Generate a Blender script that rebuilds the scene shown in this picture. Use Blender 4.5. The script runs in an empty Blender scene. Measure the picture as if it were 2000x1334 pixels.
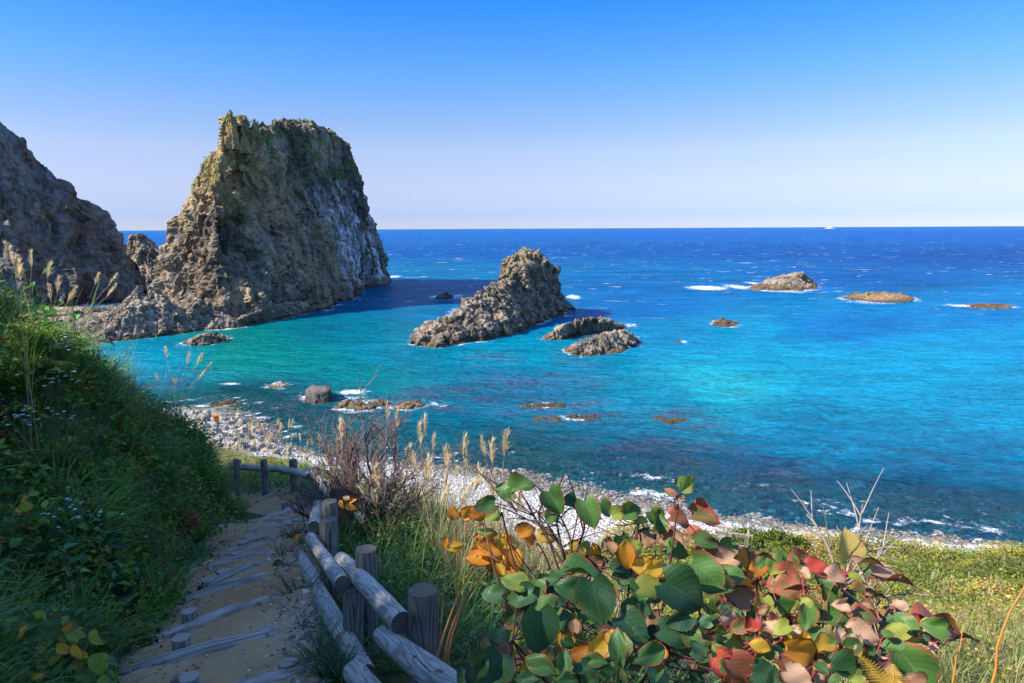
import bpy, math, random
import numpy as np
from mathutils import Matrix, Vector

random.seed(7)
rng = np.random.default_rng(7)
SC = bpy.context.scene
COL = SC.collection
R = math.radians

# ------------------------------------------------------------------ camera
EYE = np.array((0.0, 0.0, 25.0))
PITCH, ROLL = 9.41, -0.287
cam_d = bpy.data.cameras.new('camera')
cam_d.sensor_width = 36.0
cam_d.lens = 24.0
cam_d.clip_start = 0.05
cam_d.clip_end = 120000.0
cam = bpy.data.objects.new('camera', cam_d)
CAM_M = Matrix.Rotation(R(90 - PITCH), 4, 'X') @ Matrix.Rotation(R(ROLL), 4, 'Z')
cam.matrix_world = Matrix.Translation(EYE) @ CAM_M
COL.objects.link(cam)
SC.camera = cam

# ------------------------------------------------------------------ sky and sun
SUN_EL, SUN_AZ = 38.5, -111.0            # azimuth clockwise from the viewing direction (+Y)
world = bpy.data.worlds.new('World')
SC.world = world
world.use_nodes = True
wn, wl = world.node_tree.nodes, world.node_tree.links
wn.clear()
sky = wn.new('ShaderNodeTexSky')
sky.sky_type = 'NISHITA'
sky.sun_disc = False
sky.sun_elevation = R(SUN_EL)
sky.sun_rotation = R(SUN_AZ)
sky.altitude = 0
sky.air_density = 0.7
sky.dust_density = 0.0
sky.ozone_density = 6.0
w_tc = wn.new('ShaderNodeTexCoord'); w_sp = wn.new('ShaderNodeSeparateXYZ')
w_rp = wn.new('ShaderNodeValToRGB')       # clear-air tint by elevation (halved; doubled below)
SKY_TINT = [(0.0, (0.195, 0.186, 0.252)), (0.02, (0.2, 0.187, 0.252)), (0.06, (0.352, 0.255, 0.26)), (0.105, (0.436, 0.312, 0.282)), (0.155, (0.361, 0.334, 0.334)), (0.204, (0.246, 0.352, 0.418)), (0.3, (0.075, 0.326, 0.528)), (0.5, (0.75, 0.88, 0.95)), (1.0, (1.1, 1.0, 0.92))]
_e = w_rp.color_ramp.elements
while len(_e) > 1: _e.remove(_e[-1])
for _i, (_p, _c) in enumerate(SKY_TINT):
    _el = _e[0] if _i == 0 else _e.new(_p)
    _el.position = _p; _el.color = (_c[0] / 2, _c[1] / 2, _c[2] / 2, 1)
w_mul = wn.new('ShaderNodeVectorMath'); w_mul.operation = 'MULTIPLY'
w_two = wn.new('ShaderNodeVectorMath'); w_two.operation = 'SCALE'; w_two.inputs['Scale'].default_value = 2.0
w_bg = wn.new('ShaderNodeBackground')
w_bg.inputs['Strength'].default_value = 0.15
w_out = wn.new('ShaderNodeOutputWorld')
wl.new(w_tc.outputs['Generated'], w_sp.inputs[0]); wl.new(w_sp.outputs['Z'], w_rp.inputs[0])
wl.new(sky.outputs[0], w_mul.inputs[0]); wl.new(w_rp.outputs[0], w_mul.inputs[1])
wl.new(w_mul.outputs[0], w_two.inputs[0]); wl.new(w_two.outputs[0], w_bg.inputs['Color'])
wl.new(w_bg.outputs[0], w_out.inputs['Surface'])

sun_d = bpy.data.lights.new('sun', 'SUN')
sun_d.energy = 2.7
sun_d.angle = R(0.53)
sun_d.color = (1.0, 0.93, 0.82)
sun = bpy.data.objects.new('sun', sun_d)
sdir = Vector((math.sin(R(SUN_AZ)) * math.cos(R(SUN_EL)), math.cos(R(SUN_AZ)) * math.cos(R(SUN_EL)), math.sin(R(SUN_EL))))
sun.rotation_euler = sdir.to_track_quat('Z', 'Y').to_euler()
sun.location = (-30, 0, 60)
COL.objects.link(sun)

vs = SC.view_settings
vs.view_transform = 'Standard'
vs.look = 'None'
vs.exposure = 1.88
vs.gamma = 1.0
vs.use_curve_mapping = False
SC.render.engine = 'CYCLES'
SC.cycles.max_bounces = 5
SC.cycles.diffuse_bounces = 3
SC.cycles.glossy_bounces = 2
SC.cycles.transmission_bounces = 3
SC.cycles.transparent_max_bounces = 6
SC.cycles.caustics_reflective = False
SC.cycles.caustics_refractive = False
SC.cycles.use_denoising = True
SC.cycles.use_adaptive_sampling = True
SC.cycles.adaptive_threshold = 0.02

# ------------------------------------------------------------------ measuring helpers
FPX = 24.0 / 36.0 * 2000.0
M3 = np.array(CAM_M.to_3x3())
def ray(px, py):
    d = M3 @ np.array(((px - 1000.0) / FPX, (667.0 - py) / FPX, -1.0))
    return d
def Pz(px, py, z=0.0):
    d = ray(px, py); t = (z - EYE[2]) / d[2]
    return EYE + d * t
def Py(px, py, y):
    d = ray(px, py); return EYE + d * (y / d[1])
def Pp(px, py, off):
    """point on the plane that follows the sloping path, off metres under the eye"""
    d = ray(px, py); t = -off / (d[2] + 0.26 * d[1])
    return EYE + d * t

# ------------------------------------------------------------------ noise (numpy)
def _h(ix, iy, iz, s):
    x = (ix.astype(np.int64) * 374761393 + iy.astype(np.int64) * 668265263 + iz.astype(np.int64) * 2147483647 + s * 974634777) & 0xFFFFFFFF
    x = ((x ^ (x >> 13)) * 1274126177) & 0xFFFFFFFF
    x = ((x ^ (x >> 16)) * 2246822519) & 0xFFFFFFFF
    return (x ^ (x >> 15)) & 0xFFFFFFFF
_G = np.random.default_rng(1).normal(size=(256, 3)); _G /= np.linalg.norm(_G, axis=1)[:, None]
def perlin(p, seed=0):
    p = np.asarray(p, float)
    i = np.floor(p).astype(np.int64); f = p - i
    u = f * f * f * (f * (f * 6 - 15) + 10)
    out = 0
    for dx in (0, 1):
        wx = u[:, 0] if dx else 1 - u[:, 0]
        for dy in (0, 1):
            wy = u[:, 1] if dy else 1 - u[:, 1]
            for dz in (0, 1):
                wz = u[:, 2] if dz else 1 - u[:, 2]
                g = _G[_h(i[:, 0] + dx, i[:, 1] + dy, i[:, 2] + dz, seed) & 255]
                dot = g[:, 0] * (f[:, 0] - dx) + g[:, 1] * (f[:, 1] - dy) + g[:, 2] * (f[:, 2] - dz)
                out = out + wx * wy * wz * dot
    return out * 1.5
def fbm(p, octv=4, seed=0, gain=0.5):
    a, s, o = 1.0, 1.0, 0
    for k in range(octv):
        o = o + a * perlin(p * s + k * 17.3, seed + k); a *= gain; s *= 2.03
    return o
def ridged(p, octv=4, seed=0, gain=0.5):
    a, s, o = 1.0, 1.0, 0
    for k in range(octv):
        o = o + a * (1 - 2 * np.abs(perlin(p * s + k * 11.7, seed + k))); a *= gain; s *= 2.03
    return o
def voro(p, seed=0):
    i = np.floor(p).astype(np.int64)
    f1 = np.full(len(p), 9.0); f2 = np.full(len(p), 9.0)
    for dx in (-1, 0, 1):
        for dy in (-1, 0, 1):
            for dz in (-1, 0, 1):
                c = i + (dx, dy, dz)
                h = _h(c[:, 0], c[:, 1], c[:, 2], seed)
                q = c + np.stack(((h & 1023) / 1023.0, ((h >> 10) & 1023) / 1023.0, ((h >> 20) & 1023) / 1023.0), 1)
                d = np.sqrt(((p - q) ** 2).sum(1))
                m = d < f1
                f2 = np.where(m, f1, np.minimum(f2, d)); f1 = np.where(m, d, f1)
    return f1, f2
def P2(x, y, z=0.0):
    x = np.asarray(x, float); return np.stack((x, np.asarray(y, float) + 0 * x, 0 * x + z), -1)
def sstep(a, b, x):
    t = np.clip((x - a) / (b - a), 0, 1); return t * t * (3 - 2 * t)
def lin(c):
    return tuple((v / 255.0 / 12.92) if v <= 10 else ((v / 255.0 + 0.055) / 1.055) ** 2.4 for v in c)

# ------------------------------------------------------------------ mesh / object helpers
def mesh_np(name, verts, faces, mats=(), smooth=False, attrs=None, uv=None):
    """faces: (n,k) int array of equal-sized polygons, or list of such arrays"""
    verts = np.asarray(verts, np.float32).reshape(-1, 3)
    fl = faces if isinstance(faces, list) else [faces]
    fl = [np.asarray(f, np.int32) for f in fl if len(f)]
    me = bpy.data.meshes.new(name)
    me.vertices.add(len(verts)); me.vertices.foreach_set('co', verts.ravel())
    loops = np.concatenate([f.ravel() for f in fl])
    tot = np.concatenate([np.full(len(f), f.shape[1], np.int32) for f in fl])
    st = np.concatenate(([0], np.cumsum(tot)[:-1])).astype(np.int32)
    me.loops.add(len(loops)); me.loops.foreach_set('vertex_index', loops)
    me.polygons.add(len(tot)); me.polygons.foreach_set('loop_start', st); me.polygons.foreach_set('loop_total', tot)
    me.polygons.foreach_set('use_smooth', np.full(len(tot), bool(smooth)))
    for k, v in (attrs or {}).items():
        v = np.asarray(v, np.float32)
        if v.ndim == 1:
            a = me.attributes.new(k, 'FLOAT', 'POINT'); a.data.foreach_set('value', v)
        else:
            if v.shape[1] == 3: v = np.concatenate((v, np.ones((len(v), 1), np.float32)), 1)
            a = me.attributes.new(k, 'FLOAT_COLOR', 'POINT'); a.data.foreach_set('color', v.ravel())
    if uv is not None:
        l = me.uv_layers.new(name='UVMap'); l.data.foreach_set('uv', np.asarray(uv, np.float32)[loops].ravel())
    me.update(calc_edges=True)
    me.validate()
    for m in (mats if isinstance(mats, (list, tuple)) else [mats]): me.materials.append(m)
    return me
def tag(o, label=None, cat=None, group=None, kind=None):
    if label: o['label'] = label
    if cat: o['category'] = cat
    if group: o['group'] = group
    if kind: o['kind'] = kind
    return o
def obj(name, me, parent=None, loc=None, label=None, cat=None, group=None, kind=None):
    o = bpy.data.objects.new(name, me); COL.objects.link(o)
    if parent: o.parent = parent
    if loc is not None: o.location = loc
    return tag(o, label, cat, group, kind)
def thing(name, label, cat, loc=(0, 0, 0), group=None):
    o = bpy.data.objects.new(name, None); COL.objects.link(o); o.location = loc
    o.empty_display_size = 0.1
    return tag(o, label, cat, group)
def grid_faces(nu, nv, wrap=False, off=0):
    """verts indexed [v*nu+u]"""
    u = np.arange(nu if wrap else nu - 1); v = np.arange(nv - 1)
    U, V = np.meshgrid(u, v)
    U2 = (U + 1) % nu
    return np.stack((V * nu + U, V * nu + U2, (V + 1) * nu + U2, (V + 1) * nu + U), -1).reshape(-1, 4) + off
def vnormals(v, f):
    n = np.zeros_like(v)
    a, b, c, d = (v[f[:, k]] for k in range(4))
    fn = np.cross(c - a, d - b)
    for k in range(4): np.add.at(n, f[:, k], fn)
    return n / (np.linalg.norm(n, axis=1)[:, None] + 1e-9)

# ------------------------------------------------------------------ material helpers
class NT:
    def __init__(s, name):
        s.m = bpy.data.materials.new(name); s.m.use_nodes = True
        s.n, s.l = s.m.node_tree.nodes, s.m.node_tree.links
        s.n.clear(); s.out = s.n.new('ShaderNodeOutputMaterial')
    def node(s, t, **kw):
        n = s.n.new(t)
        for k, v in kw.items(): setattr(n, k, v)
        return n
    def put(s, sock, v):
        if hasattr(v, 'is_linked') or isinstance(v, bpy.types.NodeSocket): s.l.new(v, sock)
        else:
            if isinstance(v, (tuple, list)) and len(v) == 3 and sock.type == 'RGBA': v = (*v, 1)
            sock.default_value = v
    def coord(s, which='Object'): return s.node('ShaderNodeTexCoord').outputs[which]
    def geo(s, which='Position'): return s.node('ShaderNodeNewGeometry').outputs[which]
    def attr(s, name, which='Fac'):
        a = s.node('ShaderNodeAttribute', attribute_name=name); return a.outputs[which]
    def mapping(s, vec, scale=(1, 1, 1), rot=(0, 0, 0), loc=(0, 0, 0)):
        m = s.node('ShaderNodeMapping'); s.put(m.inputs[0], vec)
        m.inputs['Scale'].default_value = scale; m.inputs['Rotation'].default_value = rot; m.inputs['Location'].default_value = loc
        return m.outputs[0]
    def noise(s, vec, scale, detail=4, rough=0.55, dist=0.0, which=0):
        n = s.node('ShaderNodeTexNoise'); s.put(n.inputs['Vector'], vec)
        n.inputs['Scale'].default_value = scale; n.inputs['Detail'].default_value = detail
        n.inputs['Roughness'].default_value = rough; n.inputs['Distortion'].default_value = dist
        return n.outputs[which]
    def voro(s, vec, scale, feature='F1', which='Distance', rand=1.0):
        n = s.node('ShaderNodeTexVoronoi', feature=feature); s.put(n.inputs['Vector'], vec)
        n.inputs['Scale'].default_value = scale; n.inputs['Randomness'].default_value = rand
        return n.outputs[which]
    def ramp(s, fac, stops, interp='LINEAR'):
        r = s.node('ShaderNodeValToRGB'); r.color_ramp.interpolation = interp
        e = r.color_ramp.elements
        while len(e) > 1: e.remove(e[-1])
        for i, (p, c) in enumerate(stops):
            if not isinstance(c, (tuple, list)): c = (c, c, c)
            el = e[0] if i == 0 else e.new(p)
            el.position = p; el.color = (*c[:3], 1)
        s.put(r.inputs[0], fac); return r.outputs[0]
    def mix(s, f, a, b, mode='MIX'):
        m = s.node('ShaderNodeMix', data_type='RGBA', blend_type=mode)
        s.put(m.inputs[0], f); s.put(m.inputs[6], a); s.put(m.inputs[7], b); return m.outputs[2]
    def math(s, op, a, b=0.0, c=0.0, clamp=False):
        m = s.node('ShaderNodeMath', operation=op, use_clamp=clamp)
        s.put(m.inputs[0], a); s.put(m.inputs[1], b); s.put(m.inputs[2], c); return m.outputs[0]
    def mrange(s, v, a, b, c=0.0, d=1.0):
        m = s.node('ShaderNodeMapRange'); s.put(m.inputs[0], v)
        for k, q in zip((1, 2, 3, 4), (a, b, c, d)): m.inputs[k].default_value = q
        return m.outputs[0]
    def sep(s, v):
        n = s.node('ShaderNodeSeparateXYZ'); s.put(n.inputs[0], v); return n.outputs
    def bump(s, h, strength=0.5, dist=0.1, normal=None):
        b = s.node('ShaderNodeBump'); s.put(b.inputs['Height'], h)
        b.inputs['Strength'].default_value = strength; b.inputs['Distance'].default_value = dist
        if normal is not None: s.l.new(normal, b.inputs['Normal'])
        return b.outputs[0]
    def principled(s, color, rough=0.8, spec=0.3, normal=None, **kw):
        p = s.node('ShaderNodeBsdfPrincipled')
        s.put(p.inputs['Base Color'], color); s.put(p.inputs['Roughness'], rough)
        s.put(p.inputs['Specular IOR Level'], spec)
        if normal is not None: s.l.new(normal, p.inputs['Normal'])
        for k, v in kw.items(): s.put(p.inputs[k], v)
        return p.outputs[0]
    def done(s, shader, disp=None):
        s.l.new(shader, s.out.inputs['Surface']); return s.m

def leafy(nt, color, rough=0.55, transl=0.35, spec=0.3, normal=None):
    p = nt.principled(color, rough, spec, normal)
    t = nt.node('ShaderNodeBsdfTranslucent')
    nt.put(t.inputs['Color'], nt.mix(0.5, color, nt.mix(1.0, color, (1.6, 1.5, 0.6), 'MULTIPLY')))
    if normal is not None: nt.l.new(normal, t.inputs['Normal'])
    ms = nt.node('ShaderNodeMixShader'); nt.put(ms.inputs[0], transl)
    nt.l.new(p, ms.inputs[1]); nt.l.new(t.outputs[0], ms.inputs[2])
    return ms.outputs[0]

# --- attribute-coloured foliage (colour per leaf / blade)
def mat_foliage(name, transl=0.3, rough=0.6, spec=0.25):
    nt = NT(name)
    c = nt.attr('col', 'Color')
    return nt.done(leafy(nt, c, rough, transl, spec))
M_FOL = mat_foliage('foliage')
M_GRASS = mat_foliage('grass_blades', 0.35, 0.5, 0.3)
M_PLUME = mat_foliage('plume', 0.45, 0.8, 0.1)
M_TWIG = mat_foliage('twigs', 0.0, 0.75, 0.2)

# --- rock
def mat_rock(name, light=(0.37, 0.305, 0.225), dark=(0.09, 0.076, 0.064), warm=(0.50, 0.31, 0.12), scale=1.0, warm_amt=0.35, tide=(0.17, 0.105, 0.05)):
    nt = NT(name)
    P = nt.geo('Position')
    n1 = nt.noise(P, 0.09 * scale, 6, 0.62)
    n2 = nt.noise(P, 0.6 * scale, 8, 0.65)
    n3 = nt.noise(nt.mapping(P, (1, 1, 0.22)), 0.35 * scale, 6, 0.6)
    v = nt.voro(P, 0.9 * scale, 'DISTANCE_TO_EDGE')
    c = nt.mix(nt.ramp(n2, [(0.33, 0.0), (0.68, 1.0)]), dark, light)
    c = nt.mix(nt.math('MULTIPLY', nt.ramp(n1, [(0.42, 0.0), (0.62, 1.0)]), warm_amt), c, warm)
    c = nt.mix(nt.math('MULTIPLY', nt.ramp(n3, [(0.52, 0.0), (0.66, 1.0)]), 0.6), c, (0.06, 0.055, 0.05))
    nz_ = nt.noise(nt.mapping(P, (1, 1, 0.35)), 0.055 * scale, 5, 0.6, 0.6)
    c = nt.mix(1.0, c, nt.ramp(nz_, [(0.36, (0.5, 0.5, 0.52)), (0.5, (0.9, 0.9, 0.9)), (0.64, (1.3, 1.27, 1.2))]), 'MULTIPLY')
    a = nt.node('ShaderNodeAttribute', attribute_name='mask')
    sx = nt.node('ShaderNodeSeparateColor'); nt.l.new(a.outputs['Color'], sx.inputs[0])
    # ochre (red channel), guano (green), tide band (blue)
    c = nt.mix(nt.math('MULTIPLY', sx.outputs[0], nt.ramp(n2, [(0.3, 0.25), (0.6, 1.0)])), c, warm)
    ns = nt.noise(nt.mapping(P, (1.0, 1.0, 0.16)), 0.42, 7, 0.7, 0.4)
    gu = nt.math('MULTIPLY', sx.outputs[1], nt.ramp(ns, [(0.44, 0.0), (0.56, 1.0)]))
    c = nt.mix(gu, c, (0.74, 0.74, 0.76))
    c = nt.mix(nt.math('MULTIPLY', sx.outputs[2], 0.85), c, nt.mix(n2, (0.05, 0.035, 0.02), tide))
    # moss from alpha
    c = nt.mix(nt.math('MULTIPLY', a.outputs['Alpha'], nt.ramp(n2, [(0.35, 0.0), (0.5, 1.0)])), c, (0.10, 0.15, 0.03))
    nb = nt.noise(P, 1.3 * scale, 9, 0.72, 0.4)
    ns2 = nt.noise(nt.mapping(P, (0.5, 0.5, 2.2), (0.3, 0.2, 0)), 1.2 * scale, 6, 0.65, 0.5)
    h = nt.math('ADD', nb, nt.math('MULTIPLY', nt.math('ABSOLUTE', nt.math('SUBTRACT', ns2, 0.5)), 1.6))
    bn = nt.bump(h, 0.6, 0.5 / scale)
    return nt.done(nt.principled(c, 0.9, 0.18, bn))
M_ROCK = mat_rock('sea_stack_rock')
M_LEDGE = mat_rock('ledge_rock', (0.41, 0.335, 0.255), (0.10, 0.083, 0.067), (0.40, 0.27, 0.14), 1.4, 0.25)
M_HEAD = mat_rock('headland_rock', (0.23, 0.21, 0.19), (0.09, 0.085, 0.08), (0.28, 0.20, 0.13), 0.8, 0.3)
M_REEF = mat_rock('reef_rock', (0.27, 0.195, 0.115), (0.09, 0.06, 0.035), (0.34, 0.22, 0.10), 2.0, 0.4, (0.085, 0.06, 0.04))
M_BOULD = mat_rock('boulder_rock', (0.56, 0.51, 0.45), (0.24, 0.21, 0.18), (0.50, 0.38, 0.26), 3.0, 0.2)

# --- pebbles
def mat_pebble():
    nt = NT('pebbles')
    c = nt.attr('col', 'Color')
    n = nt.noise(nt.geo('Position'), 14.0, 4)
    c = nt.mix(0.35, c, nt.mix(1.0, c, nt.ramp(n, [(0.3, 0.55), (0.7, 1.3)]), 'MULTIPLY'))
    return nt.done(nt.principled(c, 0.8, 0.25))
M_PEB = mat_pebble()

# --- ground under everything
def mat_ground():
    nt = NT('hillside_ground')
    P = nt.geo('Position'); xyz = nt.sep(P)
    n1 = nt.noise(P, 0.25, 6, 0.6); n2 = nt.noise(P, 5.0, 6, 0.65); n3 = nt.noise(P, 1.3, 6, 0.65)
    soil = nt.mix(nt.ramp(n2, [(0.35, 0.0), (0.65, 1.0)]), (0.045, 0.05, 0.02), (0.10, 0.12, 0.04))
    veg = nt.mix(nt.ramp(n3, [(0.35, 0.0), (0.65, 1.0)]), (0.06, 0.075, 0.02), (0.22, 0.19, 0.06))
    land = nt.mix(nt.mrange(xyz[1], 14, 26), soil, veg)
    peb = nt.voro(P, 4.5, 'F1', 'Color'); pd = nt.voro(P, 4.5, 'DISTANCE_TO_EDGE')
    sp = nt.node('ShaderNodeSeparateColor'); nt.l.new(peb, sp.inputs[0])
    beach = nt.mix(nt.ramp(pd, [(0.0, 0.0), (0.12, 1.0)]), (0.10, 0.09, 0.08), nt.ramp(sp.outputs[0], [(0.0, (0.30, 0.28, 0.26)), (0.5, (0.52, 0.49, 0.46)), (1.0, (0.62, 0.59, 0.55))]))
    bed = nt.mix(nt.ramp(n3, [(0.4, 0.0), (0.6, 1.0)]), (0.07, 0.09, 0.07), nt.mix(n2, (0.20, 0.21, 0.12), (0.34, 0.30, 0.20)))
    bed = nt.mix(nt.ramp(pd, [(0.0, 0.35), (0.15, 1.0)]), (0.02, 0.02, 0.018), bed)
    zz = nt.math('ADD', xyz[2], nt.math('MULTIPLY', nt.math('SUBTRACT', n3, 0.5), 0.8))
    c = nt.mix(nt.mrange(zz, 0.1, 0.5), bed, beach)
    c = nt.mix(nt.math('MULTIPLY', nt.mrange(zz, 2.1, 2.6), 1.0), c, land)
    h = nt.math('ADD', nt.math('MULTIPLY', n2, 0.6), nt.math('MULTIPLY', nt.math('MINIMUM', pd, 0.2), 2.0))
    return nt.done(nt.principled(c, 0.95, 0.1, nt.bump(h, 0.6, 0.12)))
M_GROUND = mat_ground()

def mat_path():
    nt = NT('path_gravel')
    P = nt.geo('Position')
    n1 = nt.noise(P, 1.1, 5, 0.6); n2 = nt.noise(P, 9.0, 8, 0.7); pd = nt.voro(P, 34.0, 'F1', 'Distance'); pc = nt.voro(P, 34.0, 'F1', 'Color')
    sp = nt.node('ShaderNodeSeparateColor'); nt.l.new(pc, sp.inputs[0])
    sand = nt.mix(nt.ramp(n1, [(0.35, 0.0), (0.65, 1.0)]), nt.mix(n2, (0.21, 0.11, 0.048), (0.40, 0.24, 0.12)), nt.mix(n2, (0.31, 0.185, 0.092), (0.54, 0.36, 0.205)))
    grav = nt.ramp(sp.outputs[0], [(0.0, (0.10, 0.095, 0.09)), (0.5, (0.24, 0.22, 0.20)), (1.0, (0.42, 0.39, 0.36))])
    e = nt.attr('edge')
    f = nt.math('ADD', e, nt.math('MULTIPLY', nt.math('SUBTRACT', n1, 0.5), 1.4))
    f = nt.math('MULTIPLY', nt.mrange(f, 0.45, 1.0), nt.ramp(sp.outputs[1], [(0.25, 0.25), (0.5, 1.0)]))
    c = nt.mix(f, sand, grav)
    h = nt.math('SUBTRACT', nt.math('MULTIPLY', n2, 0.7), nt.math('MULTIPLY', nt.math('MULTIPLY', pd, f), 1.2))
    return nt.done(nt.principled(c, 0.95, 0.1, nt.bump(h, 0.7, 0.03)))
M_PATH = mat_path()

# --- weathered timber: contour grain from a stretched noise field
def mat_wood(name, light, dark, rings=9.0, stretch=0.16):
    nt = NT(name)
    o = nt.coord('Object'); oi = nt.node('ShaderNodeObjectInfo').outputs['Random']
    vm = nt.node('ShaderNodeVectorMath', operation='ADD'); nt.l.new(o, vm.inputs[0])
    cmb = nt.node('ShaderNodeCombineXYZ'); nt.put(cmb.inputs[0], nt.math('MULTIPLY', oi, 37.0)); nt.put(cmb.inputs[2], nt.math('MULTIPLY', oi, 11.0)); nt.l.new(cmb.outputs[0], vm.inputs[1])
    q = vm.outputs[0]
    field = nt.noise(nt.mapping(q, (1, 1, stretch)), 8.0, 1.6, 0.42)
    w = nt.math('SINE', nt.math('MULTIPLY', field, rings * 6.283))
    line = nt.ramp(nt.math('MULTIPLY_ADD', w, 0.5, 0.5), [(0.0, 0.15), (0.25, 0.45), (0.5, 0.9), (1.0, 1.0)])
    fine = nt.noise(nt.mapping(q, (1, 1, 0.03)), 60.0, 4, 0.6)
    blot = nt.noise(q, 3.0, 5, 0.6)
    crk = nt.noise(nt.mapping(q, (1, 1, 0.05)), 16.0, 2, 0.5)
    crack = nt.ramp(nt.math('ABSOLUTE', nt.math('SUBTRACT', crk, 0.5)), [(0.0, 1.0), (0.012, 0.0)])
    crack = nt.math('MULTIPLY', crack, nt.ramp(blot, [(0.5, 0.0), (0.56, 1.0)]))
    c = nt.mix(line, dark, light)
    c = nt.mix(1.0, c, nt.ramp(fine, [(0.3, 0.72), (0.7, 1.15)]), 'MULTIPLY')
    c = nt.mix(1.0, c, nt.ramp(blot, [(0.3, 0.72), (0.7, 1.2)]), 'MULTIPLY')
    c = nt.mix(crack, c, (0.02, 0.018, 0.016))
    h = nt.math('ADD', nt.math('MULTIPLY', line, 0.5), nt.math('ADD', nt.math('MULTIPLY', fine, 0.5), nt.math('MULTIPLY', crack, -3.0)))
    return nt.done(nt.principled(c, 0.8, 0.25, nt.bump(h, 0.5, 0.008)))
M_RAIL = mat_wood('peeled_rail_timber', (0.44, 0.395, 0.345), (0.235, 0.207, 0.178), 12.0, 0.17)
M_POST = mat_wood('grey_post_timber', (0.24, 0.215, 0.19), (0.09, 0.078, 0.068), 14.0, 0.09)
M_STEP = mat_wood('step_timber', (0.38, 0.33, 0.275), (0.19, 0.16, 0.13), 8.0, 0.07)
def mat_end(name='end_grain', k=1.0):
    nt = NT(name)
    uv = nt.coord('UV'); n = nt.noise(uv, 3.0, 3)
    ctr = nt.node('ShaderNodeVectorMath', operation='LENGTH'); nt.l.new(uv, ctr.inputs[0])
    r = nt.math('ADD', ctr.outputs['Value'], nt.math('MULTIPLY', n, 0.15))
    ring = nt.math('MULTIPLY_ADD', nt.math('SINE', nt.math('MULTIPLY', r, 75.0)), 0.5, 0.5)
    c = nt.mix(ring, tuple(k * x for x in (0.075, 0.062, 0.05)), tuple(k * x for x in (0.16, 0.135, 0.11)))
    sx = nt.sep(uv)
    ang = nt.math('ARCTAN2', sx[1], sx[0])
    cr = nt.ramp(nt.math('ABSOLUTE', nt.math('ADD', nt.math('SUBTRACT', ang, 0.7), nt.math('MULTIPLY', n, 0.6))), [(0.0, 1.0), (0.05, 0.0)])
    c = nt.mix(cr, c, (0.012, 0.01, 0.008))
    return nt.done(nt.principled(c, 0.85, 0.2, nt.bump(ring, 0.3, 0.004)))
M_END = mat_end()
M_ENDL = mat_end('stake_end_grain', 2.6)

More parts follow.
